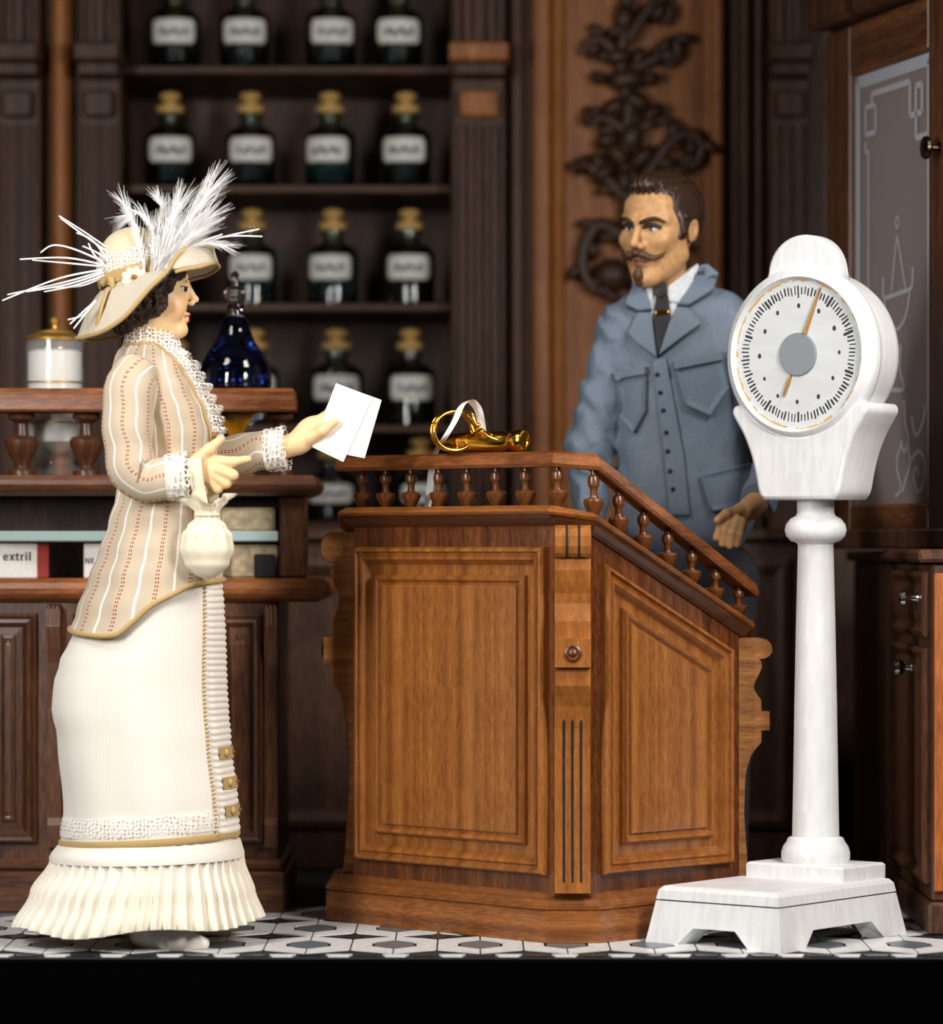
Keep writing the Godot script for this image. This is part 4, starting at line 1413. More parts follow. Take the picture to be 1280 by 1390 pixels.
	var bm := g.mesh()
	for px in [-330, -240, -150, -62, 26, 114, 202, 290, 378]:
		part(v, "baluster", bm, M.counter_v).position = Vector3(cx(px), bt, -0.055)
	g = G.new()
	g.steps(rect(left, -0.012 + 0.0, cx(401), 0.115), [Vector2(0.006, rb), Vector2(0.0, rb + 0.006), Vector2(0, rb + 0.03), Vector2(0.003, rb + 0.04), Vector2(0.002, rb + 0.05), Vector2(0.008, cy(527) - cy(785))], Vector3(0, 0, 0), Vector3.RIGHT, Vector3.FORWARD, Vector3.UP)
	part(v, "hand_rail", g.mesh(), M.rail_h)
	# things in the case
	var b1 := thing("medicine_box", "white and red medicine box lettered extril under the glass shelf", "box", Vector3(cx(14), cy(785), -CD - 0.10), 14)
	var bh := cy(738) - cy(785)
	part(b1, "carton", boxmesh(Vector3(0.105, bh, 0.05), 0.002, Vector3(0, bh / 2, 0)), M.carton)
	part(b1, "red_end", boxmesh(Vector3(0.03, bh - 0.001, 0.049), 0.002, Vector3(0.0668, bh / 2, -0.0003)), M.carton_red)
	var tm := TextMesh.new()
	tm.text = "extril"
	tm.font = SystemFont.new()
	tm.font.font_names = PackedStringArray(["Droid Sans"])
	tm.font.font_weight = 700
	tm.font_size = 32
	tm.pixel_size = 0.00088
	tm.depth = 0.0008
	tm.curve_step = 1.0
	part(b1, "lettering", tm, M.ink).position = Vector3(0.001, bh * 0.62, 0.0254)
	var b2 := thing("medicine_box", "small white medicine box lettered NE partly hidden by the lady's jacket", "box", Vector3(cx(131), cy(785), -CD - 0.10), -8)
	part(b2, "carton", boxmesh(Vector3(0.075, bh, 0.05), 0.002, Vector3(0, bh / 2, 0)), M.carton)
	var t2 := TextMesh.new()
	t2.text = "NE"
	t2.font = tm.font
	t2.font_size = 32
	t2.pixel_size = 0.0006
	t2.depth = 0.0008
	part(b2, "lettering", t2, M.ink).position = Vector3(-0.022, bh * 0.5, 0.0254)
	# pale packages at the right end, one below and one above the glass shelf
	whole("package", boxmesh(Vector3(0.12, bh * 0.97, 0.16), 0.006, Vector3(0, bh * 0.485, 0)), M.carton_beige, "pale beige package below the glass shelf beside the purse", "package", Vector3(cx(335), cy(785), -CD - 0.17), 12)
	var up := cy(676) - cy(712)
	whole("package", boxmesh(Vector3(0.15, up * 0.9, 0.14), 0.006, Vector3(0, up * 0.45, 0)), M.carton_beige, "pale beige package above the glass shelf beside the purse", "package", Vector3(cx(335), cy(785) + sh + 0.0265, -CD - 0.17), -8)
	whole("package", boxmesh(Vector3(0.05, bh * 0.7, 0.04), 0.004, Vector3(0, bh * 0.35, 0)), M.grout, "small black package at the right end of the display case", "package", Vector3(cx(357), cy(785), -CD - 0.06), 8)
	# porcelain-lined glass jar with a gilt lid
	var top := cy(645)
	var jar := thing("apothecary_jar", "clear glass jar of white powder with gilt knobbed lid, behind the counter rail", "jar", Vector3(cx(61), top, -CD - 0.215))
	var jh := cy(458) - top + 0.004
	g = G.new()
	g.lathe([Vector2(0, 0), Vector2(0.066, 0), Vector2(0.07, 0.006), Vector2(0.064, 0.02), Vector2(0.05, 0.034), Vector2(0.05, 0.042), Vector2(0.066, 0.058), Vector2(0.073, 0.08), Vector2(0.0735, jh), Vector2(0.070, jh), Vector2(0.0695, 0.084), Vector2(0.06, 0.064), Vector2(0.02, 0.05), Vector2(0, 0.048)], 40)
	part(jar, "glass_body", g.mesh(), M.glass_jar)
	g = G.new()
	g.lathe([Vector2(0, 0.0885), Vector2(0.0665, 0.0885), Vector2(0.0685, 0.094), Vector2(0.0685, jh - 0.03), Vector2(0.06, jh - 0.024), Vector2(0, jh - 0.022)], 36)
	part(jar, "contents", g.mesh(), M.porcelain)
	for band in [0.135, 0.238]:
		g = G.new()
		g.lathe([Vector2(0.0736, band), Vector2(0.0748, band + 0.001), Vector2(0.0748, band + 0.003), Vector2(0.0736, band + 0.004)], 40)
		part(jar, "gilt_band", g.mesh(), M.brass_dull)
	g = G.new()
	g.lathe([Vector2(0, jh), Vector2(0.076, jh), Vector2(0.077, jh + 0.006), Vector2(0.07, jh + 0.012), Vector2(0.05, jh + 0.018), Vector2(0.046, jh + 0.024), Vector2(0.02, jh + 0.028), Vector2(0.009, jh + 0.031), Vector2(0.008, jh + 0.038), Vector2(0.013, jh + 0.045), Vector2(0.014, jh + 0.052), Vector2(0.009, jh + 0.059), Vector2(0, jh + 0.061)], 36)
	part(jar, "lid", g.mesh(), M.brass_dull)
	# blue show globe with a clear cut stopper, on a fluted amber foot
	var gl := thing("show_globe", "dark blue glass show globe with clear stopper, behind the lady's bodice", "bottle", Vector3(cx(313) - 0.004, top, -CD - 0.235))
	var u := 0.00191
	var Y := func(py: float) -> float: return cy(py) + (cy(py) - EYE) * 0.0207 - top
	g = G.new()
	for i in 28:
		var a := TAU * i / 28.0
		g.tube([Vector3(cos(a) * 0.008, Y.call(596), sin(a) * 0.008), Vector3(cos(a) * 0.026, Y.call(578), sin(a) * 0.026), Vector3(cos(a) * 0.047, Y.call(560), sin(a) * 0.047)], [0.003, 0.0035, 0.002], 5)
	g.lathe([Vector2(0, 0), Vector2(0.05, 0), Vector2(0.05, 0.006), Vector2(0.02, 0.014), Vector2(0.010, 0.03), Vector2(0.012, Y.call(598)), Vector2(0, Y.call(597))], 24)
	part(gl, "foot", g.mesh(), M.amber, "fluted amber glass foot")
	g = G.new()
	var r := func(px: float) -> float: return px * u
	g.lathe([Vector2(0, Y.call(562)), Vector2(r.call(30), Y.call(560)), Vector2(r.call(44), Y.call(545)), Vector2(r.call(49), Y.call(520)), Vector2(r.call(47), Y.call(497)), Vector2(r.call(38), Y.call(478)), Vector2(r.call(27), Y.call(463)), Vector2(r.call(21), Y.call(447)), Vector2(r.call(17), Y.call(433)), Vector2(r.call(12), Y.call(428)), Vector2(0, Y.call(427))], 44, Transform3D(), 60)
	part(gl, "globe", g.mesh(), M.glass_blue)
	g = G.new()
	g.lathe([Vector2(0, Y.call(427)), Vector2(r.call(12), Y.call(427)), Vector2(r.call(10), Y.call(420)), Vector2(r.call(12), Y.call(414)), Vector2(r.call(8), Y.call(410)), Vector2(r.call(15), Y.call(404)), Vector2(r.call(17), Y.call(397)), Vector2(r.call(13), Y.call(390)), Vector2(r.call(6), Y.call(387)), Vector2(r.call(5), Y.call(376)), Vector2(r.call(6), Y.call(370)), Vector2(0, Y.call(365))], 12, Transform3D(), 20)
	part(gl, "stopper", g.mesh(), M.glass_clear)

func build_right_side() -> void:
	# low cupboard that runs away from the camera, its doors facing left
	var x := 1.078
	var near := -8.62
	var far := -9.36
	var o := thing("side_cupboard", "brown low cupboard with silver knobs at the right edge of the room", "cupboard", Vector3(x, 0, near))
	var h := 0.875
	var d := near - far
	part(o, "body", boxmesh(Vector3(0.7, h - 0.08, d), 0.006, Vector3(0.35, 0.08 + (h - 0.08) / 2, -d / 2)), M.side_v)
	part(o, "plinth", boxmesh(Vector3(0.72, 0.08, d + 0.02), 0.008, Vector3(0.35, 0.04, -d / 2)), M.side_v)
	part(o, "end_panel", boxmesh(Vector3(0.66, h - 0.13, 0.012), 0.003, Vector3(0.334, 0.105 + (h - 0.13) / 2, 0.0062)), M.side_end)
	part(o, "worktop", boxmesh(Vector3(0.76, 0.03, d + 0.05), 0.008, Vector3(0.345, h + 0.0155, -d / 2)), M.side_v)
	for i in 1:
		var z0 := -0.03
		for row in 2:
			var q := rect(0.0, 0.70 if row == 0 else 0.12, 0.68, h - 0.02 if row == 0 else 0.675)
			var g := G.new()
			g.steps(q, [Vector2(0, 0), Vector2(0.001, 0.014), Vector2(0.012, 0.02), Vector2(0.022, 0.012), Vector2(0.03, 0.006), Vector2(0.05, 0.012)], Vector3(0, 0, z0 - 0.68), Vector3.BACK, Vector3.UP, Vector3.LEFT)
			var f := part(o, "drawer" if row == 0 else "door", g.mesh(), M.side_v)
			g = G.new()
			var kb := Vector3(-0.012, 0.79 if row == 0 else 0.62, z0 - (0.15 if row == 0 else 0.27))
			var t := Transform3D(Basis(Vector3.UP, Vector3.LEFT, Vector3.BACK), kb)
			g.lathe([Vector2(0, 0), Vector2(0.012, 0), Vector2(0.009, 0.006), Vector2(0.007, 0.016), Vector2(0.016, 0.022), Vector2(0.021, 0.032), Vector2(0.018, 0.042), Vector2(0.008, 0.047), Vector2(0, 0.048)], 24, t)
			part(f, "knob", g.mesh(), M.silver, "round silver knob")
	# dark corner unit that carries the glazed cupboard further back
	var k := thing("corner_cupboard", "black-brown base unit in the dark corner below the etched glass door", "cupboard", Vector3(1.078, 0, far - 0.032))
	part(k, "body", boxmesh(Vector3(0.7, h - 0.004, 1.1), 0.006, Vector3(0.36, (h - 0.004) / 2, -0.55)), M.wall_v)
	part(k, "worktop", boxmesh(Vector3(0.72, 0.03, 1.08), 0.006, Vector3(0.35, h + 0.012, -0.57)), M.wall_v)
	# glazed wall cupboard standing at an angle on the base cupboards behind
	var c := thing("glazed_cupboard", "dark wooden cupboard with an etched glass door at the upper right", "cupboard", Vector3(0.9555, 0, -9.75), -75)
	var W := 0.88
	part(c, "carcass", boxmesh(Vector3(W, 2.0, 0.02), 0.003, Vector3(W / 2, 1.94, -0.24)), M.wall_v)
	part(c, "carcass_side", boxmesh(Vector3(0.03, 2.0, 0.27), 0.003, Vector3(0.016, 1.94, -0.14)), M.wall_v)
	part(c, "bottom_board", boxmesh(Vector3(W + 0.02, 0.05, 0.3), 0.006, Vector3(W / 2, 0.932, -0.12)), M.wall_v)
	part(c, "cornice", boxmesh(Vector3(W + 0.04, 0.12, 0.34), 0.015, Vector3(W / 2, 2.335, -0.10)), M.wall_v)
	part(c, "upper_board", boxmesh(Vector3(W, 0.6, 0.03), 0.01, Vector3(W / 2, 2.7, 0.0)), M.wall_v)
	var g2 := G.new()
	var stile := func(x0: float, x1: float, y0: float, y1: float, m: Material, called: String) -> MeshInstance3D:
		return part(c, called, boxmesh(Vector3(x1 - x0, y1 - y0, 0.035), 0.006, Vector3((x0 + x1) / 2, (y0 + y1) / 2, 0.0)), m)
	stile.call(0.0, 0.172, 0.945, 2.27, M.counter_v, "door_stile")
	var st2: MeshInstance3D = stile.call(0.712, 0.88, 0.945, 2.27, M.counter_v, "door_stile")
	stile.call(0.1725, 0.7115, 2.135, 2.27, M.counter_h, "door_rail")
	stile.call(0.1725, 0.7115, 0.945, 1.02, M.counter_h, "door_rail")
	var pn := part(c, "glass_pane", boxmesh(Vector3(0.54, 1.115, 0.008), 0.001, Vector3(0.442, 1.5775, 0.0)), M.pane)
	# etched lines on the pane: thin raised threads
	var et := G.new()
	var line := func(pts: Array, r: float, curved := false) -> void:
		var p3 := []
		for p in pts: p3.append(Vector3(p[0], p[1], 0.0048))
		if curved: p3 = curve_points(p3, 5)
		for i in p3.size() - 1:
			var dv: Vector3 = (p3[i + 1] - p3[i]).normalized()
			var s := Vector3(-dv.y, dv.x, 0) * r
			et.group(-1)
			et.quad(p3[i] - s, p3[i + 1] - s, p3[i + 1] + s, p3[i] + s)
	line.call([[0.20, 1.03], [0.20, 2.115], [0.69, 2.115], [0.69, 1.03]], 0.016)
	line.call([[0.275, 1.2], [0.275, 1.93], [0.255, 1.93], [0.255, 1.955]], 0.006)
	line.call([[0.255, 1.975], [0.255, 2.045], [0.325, 2.045], [0.325, 1.975], [0.255, 1.975]], 0.007)
	line.call([[0.30, 2.05], [0.30, 2.075], [0.56, 2.075], [0.56, 1.99], [0.64, 1.99], [0.64, 2.06], [0.6, 2.06], [0.6, 1.93], [0.68, 1.93]], 0.008)
	line.call([[0.435, 1.56], [0.46, 1.66], [0.475, 1.70], [0.49, 1.66], [0.53, 1.56]], 0.005)
	line.call([[0.475, 1.715], [0.462, 1.73], [0.475, 1.745], [0.49, 1.73], [0.475, 1.715]], 0.004, true)
	line.call([[0.38, 1.60], [0.375, 1.55], [0.40, 1.545], [0.55, 1.555], [0.575, 1.56], [0.58, 1.61]], 0.006)
	line.call([[0.385, 1.545], [0.41, 1.49], [0.47, 1.46], [0.53, 1.49], [0.56, 1.55]], 0.006, true)
	line.call([[0.46, 1.45], [0.44, 1.42], [0.47, 1.40], [0.5, 1.42], [0.49, 1.36], [0.52, 1.31], [0.43, 1.31]], 0.006, true)
	line.call([[0.52, 1.28], [0.53, 1.22], [0.55, 1.18], [0.52, 1.15], [0.50, 1.18]], 0.006, true)
	line.call([[0.57, 1.24], [0.60, 1.19], [0.645, 1.22], [0.66, 1.26]], 0.006, true)
	line.call([[0.545, 1.17], [0.56, 1.12], [0.53, 1.08], [0.51, 1.05]], 0.006, true)
	line.call([[0.50, 1.17], [0.47, 1.12], [0.50, 1.06], [0.46, 1.04]], 0.005, true)
	line.call([[0.62, 1.09], [0.60, 1.11], [0.585, 1.09], [0.61, 1.05], [0.65, 1.07], [0.66, 1.12], [0.62, 1.15], [0.57, 1.13]], 0.006, true)
	part(pn, "etching", et.mesh(), M.etch, "white etched line drawing on the glass")
	var kg := G.new()
	kg.lathe([Vector2(0, 0), Vector2(0.014, 0), Vector2(0.016, 0.004), Vector2(0.009, 0.007), Vector2(0.008, 0.02), Vector2(0.012, 0.026), Vector2(0.026, 0.029), Vector2(0.029, 0.034), Vector2(0.027, 0.041), Vector2(0.012, 0.045), Vector2(0, 0.0455)], 28, Transform3D(Basis(Vector3.RIGHT, Vector3.BACK, Vector3.DOWN), Vector3(0.785, 1.885, 0.0172)))
	part(st2, "knob", kg.mesh(), M.dark_metal, "dark metal door knob")
	# curtain-like board behind the pane, seen dimly through it
	part(c, "inner_board", boxmesh(Vector3(0.6, 1.2, 0.01), 0.002, Vector3(0.44, 1.57, -0.2)), M.wall_v)

# ---------------------------------------------------------------- the lady, in profile, facing right
const LD := 8.5
const U1 := 0.0017
var lady_at := Vector3((190.0 - 640.0) / F * LD, 0, -LD)
func lw(px: float, py: float, z := 0.0) -> Vector3:
	return at(px, py, LD - z * U1) - lady_at

func lin(r: int, g: int, b: int) -> Color:
	return Color8(r, g, b).srgb_to_linear()

# rings of a garment: rows of [height in picture units, back, front, half width]
func girth(rows: Array, py: float, th: float, out := 0.0) -> Vector3:
	var r := table(rows, py)
	var p0 := lw(r[0], py)
	var p1 := lw(r[1], py)
	var a := (p1.x - p0.x) / 2 + out
	var b: float = r[2] * U1 + out
	return Vector3((p0.x + p1.x) / 2 + cos(th) * a, p0.y, sin(th) * b)

func build_lady() -> void:
	var o := thing("person", "figure in profile wearing a feathered hat, striped jacket and cream skirt, holding out a note", "person", lady_at)
	var out := Field.blank()
	# head and neck
	var f := Field.new()
	f.egg(lw(196, 374), Vector3(50, 57, 46) * U1)
	f.egg(lw(215, 404), Vector3(40, 52, 41) * U1, 0.02)
	for s in [-1, 1]:
		f.capsule(lw(192, 431, s * 24), lw(236, 446, s * 6), 12 * U1, 11 * U1, 0.024)
		f.egg(lw(238, 416, s * 20), Vector3(13, 16, 12) * U1, 0.02)
		f.egg(lw(246, 376, s * 14), Vector3(10, 7, 14) * U1, 0.014)
	f.egg(lw(244, 448), Vector3(11, 10, 13) * U1, 0.014)
	f.capsule(lw(253, 385), lw(263.5, 405), 4.0 * U1, 4.6 * U1, 0.013)
	f.egg(lw(265.5, 407), Vector3(4.6, 4.0, 4.2) * U1, 0.007)
	for s in [-1, 1]:
		f.egg(lw(260, 412, s * 4.5), Vector3(4.5, 3.6, 3.2) * U1, 0.005)
		f.egg(lw(260, 392, s * 19), Vector3(6.5, 5, 8) * U1, 0.010, Basis(), true)
	f.egg(lw(254.5, 427.5), Vector3(4.6, 3.4, 9) * U1, 0.0035)
	f.egg(lw(253.5, 434.5), Vector3(4.8, 3.6, 8) * U1, 0.0035)
	f.capsule(lw(203, 440), lw(198, 505), 27 * U1, 30 * U1, 0.025)
	var skin := lin(247, 212, 160)
	var lip := lin(186, 42, 34)
	var blush := lin(244, 186, 136)
	var l1 := lw(256, 428.5)
	var l2 := lw(255, 434.5)
	var ck := lw(236, 418, 30)
	var paint_lady := func(p: Vector3) -> Color:
		var d1 := (p - l1) / Vector3(8, 2.6, 7.5) / U1
		var d2 := (p - l2) / Vector3(8, 2.8, 6.5) / U1
		if d1.length() < 1.0 or d2.length() < 1.0: return lip
		var c := Vector3(p.x - ck.x, p.y - ck.y, absf(p.z) - ck.z).length() / U1
		return skin.lerp(blush, 0.7 * clampf(1.4 - c / 16.0, 0.0, 1.0))
	f.net(0.0030, out, paint_lady)
	# trunk, arms and legs under the clothes
	var b := Field.new()
	b.chain([lw(200, 500), lw(218, 545), lw(228, 620), lw(222, 720), lw(205, 800)], [0.06, 0.085, 0.075, 0.09, 0.1], 0.04)
	b.capsule(lw(195, 515, -62), lw(195, 515, 62), 0.045, 0.045, 0.05)
	for s in [-1, 1]:
		b.chain([lw(195, 800, s * 42), lw(198, 1040, s * 40), lw(192, 1240, s * 42)], [0.08, 0.06, 0.042], 0.03)
		b.capsule(lw(190, 1250, s * 42), lw(238, 1262, s * 46), 0.035, 0.026, 0.03)
	var elbow_n := lw(183, 650, 97)
	var wrist_n := lw(254, 647, 92)
	var elbow_f := lw(235, 640, -98)
	var wrist_f := lw(391, 606, -70)
	b.chain([lw(180, 515, 66), elbow_n, wrist_n], [0.044, 0.038, 0.025], 0.03)
	b.chain([lw(200, 515, -66), elbow_f, wrist_f], [0.044, 0.038, 0.025], 0.03)
	b.net(0.016, out, func(_p): return skin)
	# near hand: index straight, thumb raised, the others curled under
	var h := Field.new()
	h.capsule(lw(248, 648, 92), lw(262, 644, 92), 15.5 * U1, 16 * U1, 0.012)
	h.egg(lw(279, 637, 92), Vector3(24, 20, 13) * U1, 0.016, Basis(Vector3.BACK, deg_to_rad(12)))
	h.chain([lw(266, 626, 96), lw(284, 610, 100), lw(299, 597, 100)], [9 * U1, 7.6 * U1, 5.4 * U1], 0.007)
	h.chain([lw(294, 626, 94), lw(316, 627, 98), lw(337, 623, 98)], [8.6 * U1, 7.0 * U1, 4.8 * U1], 0.005)
	h.chain([lw(294, 637, 97), lw(316, 645, 99), lw(313, 652, 86)], [8.4 * U1, 7.4 * U1, 6.0 * U1], 0.004)
	h.chain([lw(289, 645, 96), lw(307, 656, 96), lw(302, 659, 83)], [8.0 * U1, 7.0 * U1, 5.8 * U1], 0.004)
	h.chain([lw(281, 650, 95), lw(296, 663, 93), lw(290, 662, 81)], [7.4 * U1, 6.4 * U1, 5.4 * U1], 0.004)
	h.net(0.0030, out, func(_p): return skin)
	# far hand: thumb in front of the note, fingers behind it
	h = Field.new()
	h.capsule(lw(386, 607, -70), lw(404, 602, -69), 15.5 * U1, 16.5 * U1, 0.012)
	h.egg(lw(424, 586, -68), Vector3(27, 21, 13) * U1, 0.018, Basis(Vector3.BACK, deg_to_rad(28)))
	h.chain([lw(421, 594, -60), lw(438, 584, -52), lw(454, 573, -50)], [10 * U1, 8.4 * U1, 5.6 * U1], 0.007)
	h.chain([lw(437, 570, -68), lw(455, 556, -71), lw(462, 546, -72)], [9 * U1, 7.6 * U1, 5.6 * U1], 0.005)
	h.chain([lw(440, 577, -72), lw(462, 567, -75), lw(478, 561, -73)], [8.6 * U1, 7.4 * U1, 5.6 * U1], 0.004)
	h.chain([lw(438, 585, -75), lw(460, 581, -79), lw(476, 579, -76)], [8.2 * U1, 7.0 * U1, 5.4 * U1], 0.004)
	h.chain([lw(432, 594, -76), lw(450, 594, -80), lw(464, 594, -77)], [7.4 * U1, 6.2 * U1, 5.0 * U1], 0.004)
	h.net(0.0030, out, func(_p): return skin)
	part(o, "body", Field.finish(out), M.skin_doll, "pale painted doll body with a raised note hand")
	# eyes, lashes and brows
	for s in [-1, 1]:
		var g := G.new()
		g.ball(lw(248.5, 393, s * 18), Vector3(5.6, 4.2, 5.6) * U1, 16, 12)
		var eye := part(o, "eye", g.mesh(), M.eye_white)
		g = G.new()
		g.ball(lw(251.4, 393, s * 20.2), Vector3(3.0, 3.4, 3.4) * U1, 14, 10)
		part(eye, "iris", g.mesh(), M.iris_dark)
		g = G.new()
		g.tube(curve_points([lw(242, 391, s * 23.2), lw(247, 388.4, s * 22.8), lw(253, 389.5, s * 20), lw(255, 391, s * 18)], 4), [0.0011], 6)
		part(eye, "lash_line", g.mesh(), M.iris_dark)
		g = G.new()
		g.tube(curve_points([lw(240, 383, s * 25), lw(247, 380, s * 22), lw(254, 382.5, s * 15)], 4), [0.0009, 0.0012, 0.0016, 0.0016, 0.0016, 0.0016, 0.0014, 0.0011, 0.0008], 6)
		part(o, "eyebrow", g.mesh(), M.hair_brown)
	# hair: soft curls below the hat, with loose strands
	var hf := Field.new()
	hf.egg(lw(168, 402), Vector3(32, 46, 48) * U1)
	hf.egg(lw(174, 438), Vector3(24, 16, 40) * U1, 0.02)
	for s in [-1, 1]:
		hf.egg(lw(200, 404, s * 43), Vector3(26, 28, 13) * U1, 0.012)
		hf.egg(lw(226, 384, s * 40), Vector3(13, 13, 12) * U1, 0.01)
		hf.egg(lw(240, 372, s * 30), Vector3(12, 9, 14) * U1, 0.01)
		hf.egg(lw(182, 428, s * 40), Vector3(20, 16, 12) * U1, 0.01)
		hf.egg(lw(216, 412, s * 49), Vector3(11, 15, 8) * U1, 0.008)
	var nz := FastNoiseLite.new()
	nz.seed = 12
	nz.frequency = 55.0
	hf.net(0.0042, out_hair(out), null, func(p: Vector3) -> float: return nz.get_noise_3d(p.x, p.y + sin(p.x * 60.0) * 0.01, p.z) * 0.010)
	var hair := part(o, "hair", Field.finish(hair_out), M.hair_brown)
	var g2 := G.new()
	var r2 := RandomNumberGenerator.new()
	r2.seed = 77
	for i in 110:
		var cx0 := r2.randf_range(152, 222)
		var c0 := lw(cx0, r2.randf_range(392, 446 - maxf(0.0, cx0 - 180.0) * 0.75), r2.randf_range(42, 52))
		if c0.x - lw(150, 0).x < 0.03: c0.z -= 0.03
		var ph := r2.randf() * TAU
		var rr := r2.randf_range(0.006, 0.013)
		var path := []
		for k in 9:
			path.append(c0 + Vector3(cos(ph + k * 0.75) * rr, sin(ph + k * 0.75) * rr - k * 0.001, k * 0.0006))
		g2.tube(path, [0.0008], 4, false)
	part(hair, "loose_curls", g2.mesh(), M.hair_brown)
	build_lady_clothes(o)
	build_hat(o)
	build_purse_and_note()

var hair_out := {}
func out_hair(_o: Dictionary) -> Dictionary:
	hair_out = Field.blank()
	return hair_out

const SKIRT := [[640, 172, 286, 58], [700, 158, 292, 72], [785, 137, 297, 92], [830, 116, 300, 101], [862, 98, 302, 104], [900, 81, 303, 106], [930, 73, 304, 106], [965, 71, 306, 107], [1000, 79, 309, 108], [1100, 88, 319, 112], [1146, 84, 323, 116]]
const FLOUNCE := [[1138, 86, 323, 116], [1165, 71, 329, 126], [1210, 46, 341, 145], [1257, 24, 351, 164]]
const JACKET := [[466, 170, 240, 36], [478, 160, 254, 50], [490, 155, 262, 70], [505, 152, 268, 84], [530, 150, 280, 90], [560, 152, 294, 86], [585, 156, 299, 80], [615, 161, 295, 71], [645, 164, 290, 67], [675, 158, 296, 76], [710, 147, 300, 88], [750, 134, 302, 98], [785, 121, 303, 105], [830, 105, 304, 112], [862, 94, 305, 116]]

func build_lady_clothes(o: Node3D) -> void:
	# skirt
	var N := 96
	var g := G.new()
	var rings := []
	for i in 37:
		var py := lerpf(1146, 640, i / 36.0)
		var ring := PackedVector3Array()
		for j in N:
			var th := TAU * j / N
			var fold := 0.0035 * sin(th * 7.0 + py * 0.004) * clampf((py - 640) / 400.0, 0.0, 1.0)
			ring.append(girth(SKIRT, py, th, fold))
		rings.append(ring)
	g.loft(rings)
	var skirt := part(o, "skirt", g.mesh(), M.cream, "plain cream skirt with a front panel of gathers")
	# knife-pleated flounce
	g = G.new()
	rings = []
	var n2 := 640
	var pleats := 50
	for i in 15:
		var t := i / 14.0
		var py := lerpf(1257, 1138, t)
		var ring := PackedVector3Array()
		for j in n2:
			var th := TAU * j / n2
			var ph := fposmod(th / TAU * pleats + 0.15 * sin(th * 9.0), 1.0)
			var saw := (ph / 0.72 if ph < 0.72 else (1.0 - ph) / 0.28)
			var deep := lerpf(0.034, 0.006, pow(t, 0.7))
			var p := girth(FLOUNCE, py, th, (saw - 0.5) * deep)
			if t < 0.5:
				p.y += (0.5 - t) * 0.030 * maxf(0.0, cos(th - 0.5)) + (0.5 - t) * 0.014 * sin(th * 5.0 + 1.0) + (0.5 - t) * 0.008 * saw
			ring.append(p)
		rings.append(ring)
	g.loft(rings)
	part(skirt, "pleated_flounce", g.mesh(), M.cream_pleat, "knife-pleated cream flounce")
	# band above the pleats, lace and gold braid
	var band := func(rows: Array, y_at: Callable, half: float, out: float, mat: Material, called: String, wavy := 0.0) -> void:
		var q := G.new()
		var rs := []
		for i in 5:
			var ring := PackedVector3Array()
			for j in 120:
				var th := TAU * j / 120.0
				var py: float = y_at.call(th) + lerpf(half, -half, i / 4.0)
				ring.append(girth(rows, py, th, out + (0.002 if i in [1, 2, 3] else 0.0) + wavy * sin(th * 60.0)))
			rs.append(ring)
		q.loft(rs)
		part(skirt, called, q.mesh(), mat)
	var tilt := func(th: float) -> float: return 1135.0 - 7.0 * cos(th)
	band.call(SKIRT, func(th): return tilt.call(th) + 1.0, 5.0, 0.005, M.braid, "gold_braid")
	band.call(SKIRT, func(th): return tilt.call(th) - 21.0, 13.0, 0.0045, M.lace_fine, "lace_band", 0.0008)
	band.call(FLOUNCE, func(th): return 1153.0 - 3.0 * cos(th), 12.0, 0.005, M.cream, "hem_band")
	# front panel of horizontal gathers, between two lines of gold stitching
	g = G.new()
	rings = []
	var half_a := deg_to_rad(38)
	for i in 281:
		var py := lerpf(1128, 770, i / 280.0)
		var ring := PackedVector3Array()
		for j in 13:
			var th := lerpf(-half_a, half_a, j / 12.0)
			var puff := 0.005 + 0.0042 * absf(sin(py * PI / 8.6 + 0.6 * sin(th * 2.0 + py * 0.02)))
			ring.append(girth(SKIRT, py, th, puff if j > 0 and j < 12 else 0.001))
		rings.append(ring)
	g.loft(rings, false)
	part(skirt, "gathered_panel", g.mesh(), M.cream)
	for s in [-1, 1]:
		g = G.new()
		for i in 66:
			var py := lerpf(1128, 770, i / 65.0)
			g.ball(girth(SKIRT, py, s * half_a, 0.006), Vector3(0.004, 0.0032, 0.004), 8, 5)
		part(skirt, "gold_stitching", g.mesh(), M.braid)
	for py in [1020, 1060, 1098]:
		g = G.new()
		for i in 9:
			var a0 := lerpf(-0.5, 0.5, i / 9.0)
			var a1 := lerpf(-0.5, 0.5, (i + 1) / 9.0)
			g.group(0)
			g.quad(girth(SKIRT, py + 8, a0, 0.011), girth(SKIRT, py - 8, a0, 0.011), girth(SKIRT, py - 8, a1, 0.011), girth(SKIRT, py + 8, a1, 0.011))
		for s in [-1, 1]:
			g.ball(girth(SKIRT, py, s * 0.34, 0.012), Vector3(0.007, 0.010, 0.012), 10, 6)
		var bow := part(skirt, "gold_bow", g.mesh(), M.braid)
		for s in [-1, 1]:
			g = G.new()
			g.ball(girth(SKIRT, py, s * 0.14 + 0.2, 0.012), Vector3(0.005, 0.005, 0.005), 10, 6)
			part(bow, "bead", g.mesh(), M.wood_bead)
	# blouse front and lace under the jacket
	g = G.new()
	rings = []
	for i in 25:
		var py := lerpf(652, 466, i / 24.0)
		var ring := PackedVector3Array()
		for j in 33:
			var th := lerpf(-1.5, 1.5, j / 32.0)
			ring.append(girth(JACKET, py, th, -0.010 + 0.002 * sin(th * 20.0)))
		rings.append(ring)
	g.loft(rings, false)
	var blouse := part(o, "blouse", g.mesh(), M.cream)
	# edge of the jacket opening: angle from the front at each height
	var open_at := func(py: float) -> float: return table([[466, 1.35], [480, 1.12], [500, 0.80], [530, 0.66], [560, 0.62], [590, 0.55], [620, 0.36], [650, 0.08], [800, 0.03], [870, 0.03]], py)[0]
